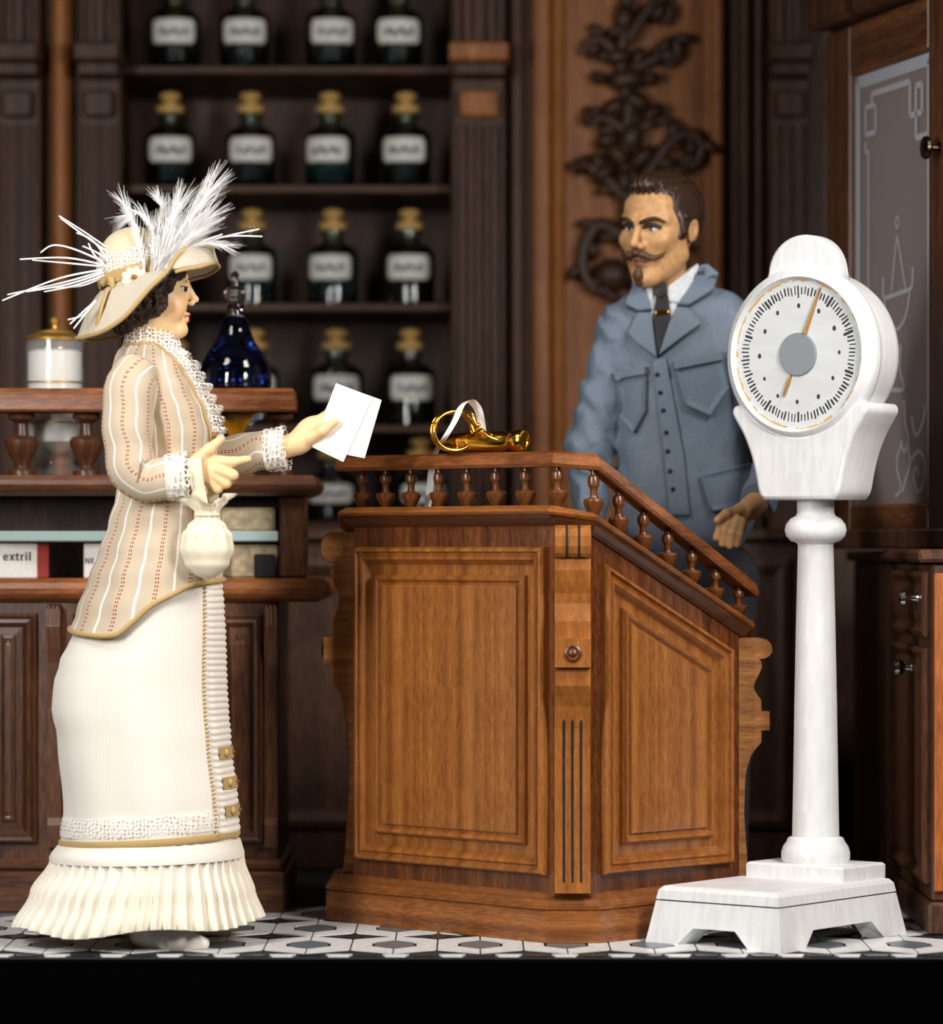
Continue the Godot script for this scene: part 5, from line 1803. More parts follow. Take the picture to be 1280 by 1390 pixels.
	# ruffles of lace down the opening
	for s in [-1.0, 1.0]:
		g = G.new()
		rings = []
		for i in 121:
			var py := lerpf(600, 464, i / 120.0)
			var w: float = lerpf(14.0, 30.0, clampf((600.0 - py) / 60.0, 0.0, 1.0)) * U1
			var th0: float = s * open_at.call(py) * 0.97
			var base := girth(JACKET, py, th0, 0.001)
			var ring := PackedVector3Array()
			for j in 7:
				var t := j / 6.0
				var th: float = th0 - s * t * w * 11.0
				var p := girth(JACKET, py, th, 0.003 + t * 0.010 + 0.0055 * t * sin(py * 0.42 + t * 1.2))
				p.y += 0.004 * t * cos(py * 0.42)
				ring.append(p)
			if s > 0: ring.reverse()
			rings.append(ring)
		g.loft(rings, false)
		part(blouse, "lace_ruffle", g.mesh(), M.lace_fine)
	# standing lace collar
	g = G.new()
	rings = []
	for i in 9:
		var t := i / 8.0
		var ring := PackedVector3Array()
		for j in 90:
			var th := TAU * j / 90.0
			var c := lw(lerpf(207, 207, t), lerpf(484, 449, t) + 7.0 * cos(th) * t - 3.0)
			var ra := lerpf(44, 30, pow(t, 0.6)) * U1
			ring.append(c + Vector3(cos(th) * (ra + 0.004), 0, sin(th) * (ra + 0.006)) + Vector3(cos(th), 0.3, sin(th)) * 0.0035 * sin(th * 22.0 + t * 2.0) * (0.4 + t))
		rings.append(ring)
	g.loft(rings)
	part(blouse, "lace_collar", g.mesh(), M.lace_fine)
	# jacket: an open shell with a cut-away hem that runs down to a tail behind
	var hem := func(th: float) -> float:
		var a := absf(wrapf(th, -PI, PI))
		return table([[0.0, 786], [0.9, 793], [1.2, 805], [1.5, 822], [1.72, 845], [1.86, 859], [2.3, 860], [PI, 852]], a)[0]
	g = G.new()
	rings = []
	var uvs := []
	var NJ := 96
	var rows_y := []
	for i in 46: rows_y.append(1.0 - i / 45.0)
	for tv in rows_y:
		var ring := PackedVector3Array()
		var uv := PackedVector2Array()
		for j in NJ + 1:
			var t := float(j) / NJ
			var py0 := lerpf(468, 860, tv)
			var th0: float = open_at.call(py0)
			var th := lerpf(th0, TAU - th0, t)
			var py := lerpf(468, hem.call(th), tv)
			var crease := 0.0025 * sin(th * 11.0 + py * 0.03) * (1.0 if py < 700 else 0.6)
			ring.append(girth(JACKET, py, th, crease))
			uv.append(Vector2((th - 0.06) * 0.125, ring[j].y))
		rings.append(ring)
		uvs.append(uv)
	g.loft(rings, false, uvs)
	var jacket := part(o, "jacket", g.mesh(), M.stripes, "beige jacket with white and dashed red stripes")
	# braid along the hem and round the opening
	g = G.new()
	var path := []
	for j in 101:
		var th := lerpf(0.05, TAU - 0.05, j / 100.0)
		path.append(girth(JACKET, hem.call(th), th, 0.001))
	g.tube(path, [0.0062], 8)
	part(jacket, "hem_braid", g.mesh(), M.braid)
	for s in [-1.0, 1.0]:
		g = G.new()
		path = []
		for i in 41:
			var py := lerpf(470, 650, i / 40.0)
			path.append(girth(JACKET, py, s * open_at.call(py), 0.001))
		g.tube(path, [0.0038], 8)
		part(jacket, "front_braid", g.mesh(), M.braid)
	g = G.new()
	path = []
	for i in 31:
		var th := lerpf(1.35, TAU - 1.35, i / 30.0)
		path.append(girth(JACKET, 469, th, 0.001))
	g.tube(path, [0.004], 8)
	part(jacket, "neck_braid", g.mesh(), M.braid)
	for q in [[592, 0.5], [652, 0.24]]:
		g = G.new()
		g.ball(girth(JACKET, q[0], q[1], 0.007), Vector3(0.0065, 0.0085, 0.0065), 14, 10)
		part(jacket, "button", g.mesh(), M.wood_bead, "round brown wooden button")
	# rosette and knot beside the upper button
	g = G.new()
	for k in 5:
		g.ball(girth(JACKET, 598 + 3 * sin(k * 2.1), 0.28 + 0.07 * cos(k * 1.7), 0.008), Vector3(0.012, 0.008, 0.01), 10, 6, Basis(Vector3(0.3, 0.5, 0.8).normalized(), k * 1.1))
	part(jacket, "ribbon_knot", g.mesh(), M.silk)
	# sleeves
	var ease := func(pts: Array) -> Array: return curve_points(pts, 7)
	var sleeve := func(ctrl: Array, rad: Array) -> MeshInstance3D:
		var p: Array = ease.call(ctrl)
		var rr := []
		for i in p.size():
			var t := float(i) / 7.0
			var k := mini(int(t), rad.size() - 2)
			rr.append((lerpf(rad[k], rad[k + 1], t - k) + 0.9 * sin(i * 0.8)) * U1)
		var q := G.new()
		q.tube(p, rr, 36, true, 1.0, 1.0)
		return part(jacket, "sleeve", q.mesh(), M.stripes)
	sleeve.call([lw(188, 496, 70), lw(180, 520, 84), lw(174, 560, 92), lw(174, 605, 97), lw(182, 640, 98), lw(206, 651, 96), lw(236, 647, 93)], [24, 36, 35, 32, 33, 30.5, 28])
	sleeve.call([lw(205, 496, -68), lw(206, 530, -84), lw(212, 590, -94), lw(238, 634, -96), lw(290, 626, -86), lw(340, 614, -76), lw(368, 610, -72)], [26, 36, 34, 33, 30, 28, 27])
	# dart at the near elbow
	g = G.new()
	g.tube([lw(194, 623, 129), lw(190, 640, 130), lw(186, 655, 129)], [0.001, 0.0016, 0.001], 6)
	part(jacket, "dart", g.mesh(), M.wood_bead)
	# lace cuffs
	for cu in [[lw(226, 648.5, 94), lw(257, 646, 92), 31.5], [lw(361, 612, -73), lw(391, 608, -70), 29.5]]:
		var ax: Vector3 = cu[1] - cu[0]
		var t0 := ax.normalized()
		var n0 := t0.cross(Vector3.BACK).normalized()
		var b0 := n0.cross(t0)
		g = G.new()
		rings = []
		for i in 9:
			var ring := PackedVector3Array()
			for j in 64:
				var a := TAU * j / 64.0
				var rr: float = cu[2] * U1 * (1.0 + 0.02 * i / 8.0) + 0.0022 * sin(a * 13.0) * (0.3 + i / 8.0)
				ring.append(cu[0] + ax * (i / 8.0) + (n0 * cos(a) + b0 * sin(a)) * rr)
			rings.append(ring)
		g.loft(rings)
		var cuff := part(jacket, "lace_cuff", g.mesh(), M.lace)
		g = G.new()
		g.tube([cu[0] - ax * 0.05, cu[0] + ax * 0.82], [cu[2] * U1 * 0.94, cu[2] * U1 * 0.90], 32)
		part(cuff, "cuff_lining", g.mesh(), M.cream)
	# shoe
	for s in [[lw(196, 1268, 82), lw(276, 1274, 112)], [lw(175, 1262, -50), lw(250, 1266, -50)]]:
		var sf := Field.new()
		var p0: Vector3 = s[0]
		var p1: Vector3 = s[1]
		p0.y = 0.028
		p1.y = 0.017
		sf.chain([p0, p0.lerp(p1, 0.55) + Vector3(0, 0.004, 0), p1], [0.030, 0.031, 0.015], 0.03)
		sf.capsule(p0 + Vector3(0, 0.01, 0), p0 + Vector3(-0.02, 0.08, -0.02), 0.028, 0.03, 0.02)
		var so := Field.blank()
		sf.net(0.006, so)
		part(o, "shoe", Field.finish(so), M.shoe_white)

func build_hat(o: Node3D) -> void:
	var tilt := Basis(Vector3.BACK, deg_to_rad(17))
	var c := lw(189, 378)
	# crown
	var prof := []
	for i in 15:
		var a := PI / 2 * i / 14.0
		prof.append(Vector2(54 * U1 * pow(cos(a), 0.82) if i < 14 else 0.0, 71 * U1 * sin(a)))
	var g := G.new()
	g.lathe(prof, 48, Transform3D(tilt, c), 80.0)
	var hat := part(o, "hat", g.mesh(), M.straw, "cream straw hat with upturned brim, lace, ribbon and white feathers")
	# brim
	var fold_rows := [[0.0, 294, 356, 0], [0.35, 294, 359, 44], [0.75, 277, 367, 74], [1.15, 243, 376, 94], [1.57, 208, 398, 98], [PI, 130, 430, 0]]
	var edge_rows := [[0.0, 284, 336, 0], [0.35, 287, 334, 30], [0.75, 267, 333, 58], [1.1, 246, 355, 86], [1.3, 234, 376, 95], [1.57, 212, 398, 100], [1.95, 180, 434, 96], [2.35, 150, 453, 80], [2.75, 120, 460, 46], [PI, 104, 459, 0]]
	var rim := func(th: float) -> Vector3:
		var a := absf(wrapf(th, -PI, PI))
		var r := table(edge_rows, a)
		var q := lw(r[0], r[1], 0)
		return Vector3(q.x, q.y, r[2] * U1 * signf(wrapf(th, -PI, PI)))
	var foot := func(th: float) -> Vector3: return c + tilt * Vector3(cos(th) * 53.5 * U1, 0.0, sin(th) * 53.5 * U1)
	var rings := []
	for i in 21:
		var t := i / 20.0
		var ring := PackedVector3Array()
		for j in 96:
			var th := TAU * j / 96.0
			var a := absf(wrapf(th, -PI, PI))
			var r := table(fold_rows, a)
			var fq := lw(r[0], r[1], 0)
			var fold := Vector3(fq.x, fq.y, r[2] * U1 * signf(wrapf(th, -PI, PI)))
			var e: Vector3 = rim.call(th)
			var ft: Vector3 = foot.call(th)
			var p := e.lerp(ft, t)
			var turned := clampf((1.45 - a) / 0.35, 0.0, 1.0)
			var bent := e.lerp(fold, t / 0.35) if t < 0.35 else fold.lerp(ft, (t - 0.35) / 0.65)
			p = p.lerp(bent, turned)
			var lift := sin(t * PI) * 0.016 * (0.5 - 0.5 * cos(th))
			p += Vector3(0, lift, 0)
			p += (p - c).normalized() * 0.0012 * sin(th * 17.0) * (1.0 - t)
			ring.append(p)
		rings.append(ring)
	g = G.new()
	g.loft(rings)
	# underside
	var under := []
	for r in rings:
		var ring := PackedVector3Array()
		for p in r: ring.append(p + (c - Vector3(0, 0.05, 0) - p).normalized() * 0.0035)
		under.append(ring)
	under.reverse()
	g.loft(under)
	part(hat, "brim", g.mesh(), M.straw_grey)
	g = G.new()
	var path := []
	for j in 121: path.append(rim.call(TAU * j / 120.0 + 0.001))
	g.tube(path, [0.0052], 8, false)
	part(hat, "brim_edging", g.mesh(), M.braid)
	# stitched line along the fold at the front
	g = G.new()
	path = []
	for j in 41:
		var th := lerpf(-1.12, 1.12, j / 40.0)
		var r := table(fold_rows, absf(th))
		var q := lw(r[0], r[1] + 1.0, 0)
		path.append(Vector3(q.x, q.y, r[2] * U1 * signf(th + 0.0001)))
	g.tube(path, [0.0042], 8)
	part(hat, "fold_edging", g.mesh(), M.braid)
	# gold patch at the turned-up front
	g = G.new()
	for s in [-1, 1]:
		g.ball(lw(284, 344, s * 24), Vector3(0.011, 0.016, 0.03), 12, 8)
	part(hat, "front_knot", g.mesh(), M.braid)
	# lace band and ribbon round the crown
	var hoop := func(y0: float, y1: float, out: float, wav: float, a0: float, a1: float) -> ArrayMesh:
		var q := G.new()
		var rs := []
		for i in 7:
			var y := lerpf(y0, y1, i / 6.0)
			var s := y / (71.0)
			var rad := 54.0 * pow(cos(asin(clampf(s, 0.0, 0.99))), 0.82) * U1 + out
			var ring := PackedVector3Array()
			for j in 73:
				var th := lerpf(a0, a1, j / 72.0)
				ring.append(c + tilt * Vector3(cos(th) * (rad + wav * sin(th * 30.0)), y * U1, sin(th) * (rad + wav * sin(th * 30.0))))
			rs.append(ring)
		q.loft(rs, false)
		return q.mesh()
	part(hat, "lace_band", hoop.call(9.0, 40.0, 0.003, 0.001, 0.0, TAU), M.lace_fine)
	part(hat, "ribbon", hoop.call(0.0, 16.0, 0.004, 0.0, 0.0, TAU), M.braid)
	# bow behind with a tail down the brim
	g = G.new()
	g.box(lw(152, 384, 50), Vector3(0.016, 0.03, 0.014), 0.005, Basis(Vector3.BACK, deg_to_rad(20)))
	g.box(lw(141, 380, 40), Vector3(0.016, 0.028, 0.014), 0.005, Basis(Vector3.BACK, deg_to_rad(-10)))
	g.tube([lw(146, 392, 54), lw(138, 415, 64), lw(131, 442, 62)], [0.006], 6, true, 0.4)
	part(hat, "bow", g.mesh(), M.braid)
	# tulle rosette with a bead
	g = G.new()
	for k in 9:
		var a := TAU * k / 9.0
		g.ball(lw(183 + cos(a) * 11, 378 + sin(a) * 9, 60 + 2 * sin(k * 2.0)), Vector3(0.014, 0.010, 0.006), 10, 6, Basis(Vector3.BACK, -a))
	part(hat, "rosette", g.mesh(), M.silk)
	g = G.new()
	g.ball(lw(182, 376, 67), Vector3(0.0065, 0.006, 0.0065), 14, 10)
	part(hat, "bead", g.mesh(), M.wood_bead)
	# long quills behind and in front
	var r2 := RandomNumberGenerator.new()
	r2.seed = 9
	for q in [[[148, 338, 24], [110, 312, 22], [80, 293, 20]], [[146, 342, 30], [112, 318, 34], [82, 296, 30]], [[145, 350, 34], [125, 326, 36], [104, 316, 40]], [[142, 356, 30], [100, 338, 36], [72, 333, 38], [55, 343, 38]], [[142, 360, 36], [90, 350, 40], [27, 352, 44]], [[142, 362, 30], [100, 358, 30], [44, 353, 26]], [[140, 366, 40], [80, 378, 50], [3, 408, 60]], [[140, 368, 34], [84, 384, 40], [10, 400, 48]], [[141, 370, 44], [92, 386, 54], [36, 396, 62]], [[141, 374, 46], [100, 388, 52], [60, 396, 56]], [[146, 352, 40], [130, 342, 46], [112, 334, 50]], [[144, 362, 42], [128, 346, 50], [120, 330, 52]], [[140, 376, 40], [110, 388, 48], [66, 391, 50]],
			[[238, 338, 44], [272, 298, 40], [300, 255, 36]], [[240, 336, 40], [276, 292, 34], [296, 262, 30]], [[246, 340, 48], [276, 312, 50], [306, 295, 52]], [[248, 346, 44], [296, 324, 46], [352, 311, 50]], [[250, 344, 50], [300, 322, 54], [356, 321, 58]], [[246, 344, 54], [270, 330, 60], [302, 318, 64]], [[128, 410, 70], [112, 424, 74], [95, 440, 76]], [[130, 408, 72], [116, 426, 76], [100, 446, 78]], [[126, 412, 68], [112, 428, 72], [92, 434, 74]]]:
		var ctrl := []
		for p in q: ctrl.append(lw(p[0], p[1], p[2]))
		var pts := curve_points(ctrl, 5)
		var rad := []
		for i in pts.size(): rad.append(lerpf(0.0026, 0.0016, float(i) / pts.size()))
		g = G.new()
		g.tube(pts, rad, 6)
		part(hat, "quill", g.mesh(), M.feather)
	# downy plumes: a bent rib with fine barbs on both sides
	for q in [[[205, 392, 58], [222, 345, 66], [262, 290, 58], [281, 262, 50], 0.050, 300], [[200, 388, 60], [230, 350, 70], [258, 318, 66], [276, 300, 60], 0.045, 260], [[214, 380, 62], [222, 340, 66], [232, 305, 56], [242, 280, 46], 0.045, 260], [[196, 372, 60], [190, 330, 52], [180, 300, 34], [168, 276, 20], 0.032, 130], [[210, 350, 56], [206, 312, 44], [192, 290, 30], [176, 294, 20], 0.034, 150], [[212, 350, 56], [216, 306, 44], [222, 286, 34], [216, 272, 24], 0.030, 130], [[230, 360, 64], [250, 340, 64], [276, 330, 60], [306, 334, 54], 0.026, 140], [[206, 392, 62], [226, 360, 70], [244, 336, 70], [258, 322, 68], 0.05, 300]]:
		var ctrl := []
		for k in 4: ctrl.append(lw(q[k][0], q[k][1], q[k][2]))
		var rib := curve_points(ctrl, 8)
		g = G.new()
		var rad := []
		for i in rib.size(): rad.append(lerpf(0.0016, 0.0006, float(i) / rib.size()))
		g.tube(rib, rad, 5)
		var length: float = q[4]
		for i in int(q[5] * 1.5):
			var t := pow(r2.randf(), 0.8) * (rib.size() - 1.001)
			var k := int(t)
			var p: Vector3 = rib[k].lerp(rib[k + 1], t - k)
			var d: Vector3 = (rib[k + 1] - rib[k]).normalized()
			var side := Vector3(-d.y, d.x, 0) * (1.0 if r2.randf() < 0.5 else -1.0) + Vector3(0, 0, r2.randf_range(-0.7, 0.9))
			var ln := length * r2.randf_range(0.5, 1.6)
			var dir := (d + side.normalized() * r2.randf_range(0.06, 0.55)).normalized()
			var mid := p + dir * ln * 0.5 + d * ln * 0.06
			g.tube([p, mid, p + dir * ln + d * ln * 0.25 - Vector3(0, ln * 0.08, 0)], [0.0006, 0.0005, 0.0002], 3, false)
		part(hat, "plume", g.mesh(), M.feather, "downy white feather")

func build_purse_and_note() -> void:
	var z := 100.0
	var hang := lw(281, 690, z) + lady_at
	var o := thing("drawstring_purse", "small cream silk drawstring purse hanging from the lady's wrist", "purse", hang)
	var N := 80
	var rows := [[0, 2], [8, 18], [22, 30], [40, 36], [58, 33], [72, 24], [82, 15], [90, 15], [98, 20], [108, 29]]
	var g := G.new()
	var rings := []
	for i in 41:
		var t := lerpf(0, 108, i / 40.0)
		var r: float = table(rows, t)[0]
		var ring := PackedVector3Array()
		for j in N:
			var th := TAU * j / N
			var gather := clampf((t - 14.0) / 66.0, 0.0, 1.0)
			var rr := r * (1.0 + 0.12 * gather * gather * sin(th * 11.0) + (0.22 * sin(th * 4.0 + 1.0) + 0.1 * sin(th * 9.0) if t > 92.0 else 0.0) * (t - 92.0) / 16.0)
			var y := (t - 95.0) * U1
			if t > 90.0: y += 0.012 * sin(th * 3.0 + 0.6) * (t - 90.0) / 18.0
			ring.append(Vector3(cos(th) * rr * U1, y, sin(th) * rr * 0.72 * U1))
		rings.append(ring)
	g.loft(rings)
	part(o, "bag", g.mesh(), M.silk)
	g = G.new()
	var ringp := []
	for i in 25:
		var a := TAU * i / 24.0
		ringp.append(Vector3(cos(a) * 16.0 * U1, -9 * U1, sin(a) * 12.5 * U1))
	g.tube(ringp, [0.003], 6, false)
	part(o, "drawstring", g.mesh(), M.silk)
	# flat strap over the wrist
	for s in [0, 1]:
		var ctrl: Array = [lw(264, 622, 114), lw(266, 645, 114), lw(271, 672, 108), lw(277, 698, 102)] if s == 0 else [lw(264, 622, 114), lw(270, 622, 78), lw(286, 660, 74), lw(291, 690, 90), lw(288, 700, 98)]
		var mid := []
		for p in ctrl: mid.append(p + lady_at - hang)
		mid = curve_points(mid, 6)
		g = G.new()
		g.group(0)
		for i in mid.size() - 1:
			var w := Vector3(0.015, 0.001, 0.001) * (1.0 if s == 0 else 0.7)
			var k := Vector3(0, 0, 0.0022)
			g.quad(mid[i] + w + k, mid[i + 1] + w + k, mid[i + 1] - w + k, mid[i] - w + k)
			g.quad(mid[i] - w - k, mid[i + 1] - w - k, mid[i + 1] + w - k, mid[i] + w - k)
		part(o, "strap", g.mesh(), M.silk)
	# folded note between the thumb and the fingers
	var n := thing("folded_note", "folded sheet of white paper held in the lady's outstretched hand", "paper", lw(470, 570, -60) + lady_at)
	var slab := func(pts: Array, z0: float, t: float) -> ArrayMesh:
		var q := G.new()
		var poly := PackedVector2Array()
		var org := lw(470, 570, -60)
		for p in pts:
			var v := lw(p[0], p[1], z0) - org
			poly.append(Vector2(v.x, v.y))
		q.prism(poly, Vector3(0, 0, (z0 + 60) * U1), Vector3.RIGHT, Vector3.UP, Vector3.BACK, t)
		return q.mesh()
	part(n, "front_leaf", slab.call([[456, 520], [506, 539], [466, 627], [424, 607]], -60.0, 0.0012), M.paper)
	part(n, "back_leaf", slab.call([[457, 521], [518, 543], [495, 622], [464, 616], [440, 560]], -62.0, 0.0012), M.paper)

# ---------------------------------------------------------------- the chemist behind the lectern
const MD := 9.4
const U2 := 0.00188
var man_at := Vector3((915.0 - 640.0) / F * MD, 0, -MD)
func mw(px: float, py: float, z := 0.0) -> Vector3:
	return at(px, py, MD - z * U2) - man_at

# a piece laid on the coat: an outline pushed back onto the surface, raised by t
func drape(f: Field, pts: Array, t: float, zs := 120.0, edge := 0.0) -> ArrayMesh:
	var cen := Vector2.ZERO
	var loop := []
	for i in pts.size():
		var p := Vector2(pts[i][0], pts[i][1])
		var q := Vector2(pts[(i + 1) % pts.size()][0], pts[(i + 1) % pts.size()][1])
		for k in 6: loop.append(p.lerp(q, k / 6.0))
		cen += p / pts.size()
	var rings := []
	for s in [[1.0, -0.003], [1.0, t * 0.75], [0.97, t], [0.88, t - edge], [0.66, t - edge], [0.36, t - edge], [0.02, t - edge]]:
		var ring := PackedVector3Array()
		for p in loop:
			var q: Vector2 = cen.lerp(p, s[0])
			var from := mw(q.x, q.y, zs)
			var dir := (mw(q.x, q.y, 0) - from).normalized()
			var hit := f.hit(from, dir, (zs - 10.0) * U2)
			ring.append(hit + f.normal(hit) * s[1])
		rings.append(ring)
	var area := 0.0
	for i in loop.size():
		var p: Vector2 = loop[i]
		var q: Vector2 = loop[(i + 1) % loop.size()]
		area += p.x * q.y - q.x * p.y
	if area < 0.0:
		for i in rings.size():
			var r: PackedVector3Array = rings[i]
			r.reverse()
			rings[i] = r
	var g := G.new()
	g.loft(rings)
	return g.mesh()

func coat_shape() -> Field:
	var f := Field.new()
	f.egg(mw(912, 490, -4), Vector3(82, 92, 48) * U2)
	f.capsule(mw(848, 436, -6), mw(980, 424, -6), 30 * U2, 30 * U2, 0.05)
	f.capsule(mw(872, 418, -10), mw(905, 398, -12), 22 * U2, 24 * U2, 0.04)
	f.capsule(mw(905, 398, -12), mw(950, 408, -10), 24 * U2, 22 * U2, 0.04)
	f.egg(mw(926, 600, -2), Vector3(90, 132, 52) * U2, 0.07)
	f.egg(mw(935, 690, -2), Vector3(91, 84, 54) * U2, 0.06)
	f.chain([mw(842, 452, -6), mw(817, 540, -4), mw(800, 606, 0), mw(802, 690, 6)], [33 * U2, 30 * U2, 31 * U2, 25 * U2], 0.022)
	f.chain([mw(992, 440, -6), mw(1042, 550, 44), mw(1062, 604, 84), mw(1036, 668, 186)], [34 * U2, 33 * U2, 31 * U2, 24 * U2], 0.022)
	return f

func build_chemist() -> void:
	var o := thing("person", "moustached figure in a blue-grey coat and dark tie standing behind the lectern", "person", man_at)
	# coat; the same shape with a neck carries the collar, shirt and tie
	var f := coat_shape()
	var fd := coat_shape()
	fd.capsule(mw(904, 410, -8), mw(902, 356, -6), 30 * U2, 27 * U2, 0.03)
	var nz := FastNoiseLite.new()
	nz.seed = 3
	nz.frequency = 14.0
	var folds := func(p: Vector3) -> float:
		var q := 0.0
		# creases across the upper sleeve and at the waist
		if p.x < -0.11: q += 0.0045 * sin(p.y * 62.0 + p.x * 90.0 + 4.0 * nz.get_noise_3d(p.x * 0.7, p.y * 0.7, p.z)) * clampf((-p.x - 0.11) / 0.05, 0.0, 1.0)
		return q + nz.get_noise_3d(p.x, p.y * 0.8, p.z) * 0.004
	var out := Field.blank()
	f.net(0.0085, out, null, folds)
	var coat := part(o, "coat", Field.finish(out), M.coat, "blue-grey coat with lapels, four pockets and a buttoned front")
	for p in [[[832, 508], [878, 500], [878, 558], [863, 588], [841, 562]], [[915, 493], [975, 481], [986, 527], [962, 566], [929, 550]], [[949, 646], [1014, 629], [1010, 686], [964, 694]]]:
		part(coat, "pocket", drape(f, p, 0.017, 120.0, 0.005), M.coat)
	for p in [[[831, 506], [879, 498], [879, 509], [832, 517]], [[913, 491], [976, 478], [978, 490], [915, 503]]]:
		part(coat, "pocket_flap", drape(f, p, 0.024), M.coat)
	part(coat, "placket", drape(f, [[886, 486], [904, 486], [928, 620], [936, 700], [910, 700], [900, 600]], 0.009), M.coat)
	for p in [[893, 509], [897, 533], [901, 557], [905, 587], [907, 613], [910, 640], [914, 664]]:
		var from := mw(p[0], p[1], 120)
		var hit := f.hit(from, (mw(p[0], p[1], 0) - from).normalized())
		var g := G.new()
		g.ball(hit + f.normal(hit) * 0.0095, Vector3(0.006, 0.006, 0.006), 10, 8)
		part(coat, "button", g.mesh(), M.shoe)
	# shirt front, tie and lapels
	var shirt := part(o, "shirt_front", drape(fd, [[876, 386], [890, 398], [908, 400], [944, 364], [936, 404], [913, 430], [893, 486], [886, 440]], 0.005), M.shirt)
	for p in [[[872, 384], [889, 388], [888, 402], [884, 424], [876, 404]], [[904, 392], [942, 360], [947, 372], [922, 414], [908, 411]]]:
		part(shirt, "shirt_collar", drape(fd, p, 0.013), M.shirt)
	var tie := part(o, "tie", drape(fd, [[889, 390], [904, 388], [907, 402], [911, 436], [894, 486], [887, 440], [891, 404]], 0.012), M.tie)
	part(tie, "tie_knot", drape(fd, [[888, 388], [905, 386], [906, 398], [898, 408], [890, 402]], 0.02), M.tie)
	part(tie, "tie_pin", drape(fd, [[890, 425], [908, 423], [908, 428], [890, 430]], 0.018), M.brass)
	for p in [[[866, 392], [876, 388], [886, 424], [869, 426], [851, 419]], [[943, 366], [958, 370], [972, 382], [966, 400], [933, 419], [918, 418], [938, 386]]]:
		part(coat, "collar", drape(fd, p, 0.026), M.coat)
	for p in [[[868, 427], [885, 427], [893, 487], [868, 468], [852, 451]], [[932, 421], [918, 420], [908, 440], [895, 484], [928, 458], [951, 440]]]:
		part(coat, "lapel", drape(fd, p, 0.021), M.coat)
	# seam where the near sleeve is set in, cuff of the far sleeve
	var g2 := G.new()
	var c0 := mw(1040, 660, 172)
	var c1 := mw(1030, 680, 204)
	g2.tube([c0, c0.lerp(c1, 0.7), c1], [25.5 * U2, 26.5 * U2, 25 * U2], 28)
	part(coat, "cuff", g2.mesh(), M.coat)
	# body: head, neck, hands, legs as one mesh
	var body := Field.blank()
	var T := Transform3D(Basis(Vector3.UP, deg_to_rad(-37)) * Basis(Vector3.RIGHT, deg_to_rad(6)) * Basis(Vector3.BACK, deg_to_rad(-3)), mw(896, 312, 6))
	var B := T.basis
	var hp := func(x: float, y: float, z: float) -> Vector3: return T * (Vector3(x, y, z) * U2)
	var h := Field.new()
	h.egg(hp.call(0, 20, -10), Vector3(48, 54, 57) * U2, 0.02, B)
	h.egg(hp.call(0, -14, 16), Vector3(41, 56, 36) * U2, 0.03, B)
	for s in [-1, 1]:
		h.capsule(hp.call(s * 34, -34, 2), hp.call(s * 10, -63, 34), 11 * U2, 11 * U2, 0.03)
		h.egg(hp.call(s * 27, -12, 36), Vector3(13, 12, 13) * U2, 0.02, B)
		h.capsule(hp.call(s * 33, 16, 34), hp.call(s * 7, 14, 51), 6 * U2, 6 * U2, 0.014)
		h.egg(hp.call(s * 19, 4, 54), Vector3(12, 7, 9) * U2, 0.012, B, true)
		h.egg(hp.call(s * 6.5, -20, 56), Vector3(5, 5, 6) * U2, 0.008, B)
		h.egg(hp.call(s * 48, 0, -8), Vector3(5, 17, 11) * U2, 0.006, B * Basis(Vector3.RIGHT, deg_to_rad(-12)))
		h.egg(hp.call(s * 53, 2, -6), Vector3(4, 10, 6) * U2, 0.004, B, true)
	h.egg(hp.call(0, 34, 30), Vector3(34, 18, 18) * U2, 0.02, B)
	h.capsule(hp.call(0, 10, 51), hp.call(0, -14, 63), 4.5 * U2, 5.5 * U2, 0.010)
	h.egg(hp.call(0, -17, 64), Vector3(5.5, 5, 6) * U2, 0.006, B)
	h.egg(hp.call(0, -38, 48), Vector3(13, 4, 7) * U2, 0.006, B)
	h.egg(hp.call(0, -45, 47), Vector3(11, 4, 7) * U2, 0.006, B)
	h.egg(hp.call(0, -64, 42), Vector3(13, 11, 11) * U2, 0.02, B)
	h.capsule(hp.call(0, -30, -14), mw(905, 405, -8), 26 * U2, 28 * U2, 0.03)
	var skin := lin(196, 150, 102)
	var lipc := lin(140, 84, 62)
	var n2 := FastNoiseLite.new()
	n2.seed = 8
	n2.frequency = 45.0
	var lp: Vector3 = hp.call(0, -42, 54)
	var paint_man := func(p: Vector3) -> Color:
		if (B.transposed() * (p - lp) / Vector3(13, 5.5, 9) / U2).length() < 1.0: return lipc
		return skin * (1.0 + 0.3 * n2.get_noise_3d(p.x, p.y, p.z))
	h.net(0.0031, body, paint_man)
	# trunk and legs, hidden behind the lectern
	var t := Field.new()
	t.chain([mw(905, 420, -8), mw(915, 520, -6), mw(930, 660, -4), mw(938, 760, -4)], [0.06, 0.075, 0.075, 0.085], 0.05)
	t.chain([mw(848, 445, -6), mw(802, 606, 0), mw(804, 700, 8)], [0.035, 0.035, 0.026], 0.02)
	t.chain([mw(988, 440, -6), mw(1060, 604, 84), mw(1030, 682, 200)], [0.035, 0.035, 0.028], 0.02)
	t.net(0.018, body, func(_p): return skin)
	# his left hand, resting with bent fingers
	var k := Field.new()
	k.capsule(mw(1034, 676, 190), mw(1020, 689, 212), 15.5 * U2, 16 * U2, 0.02)
	k.egg(mw(1004, 699, 226), Vector3(22, 14, 17) * U2, 0.02, Basis(Vector3.BACK, deg_to_rad(34)))
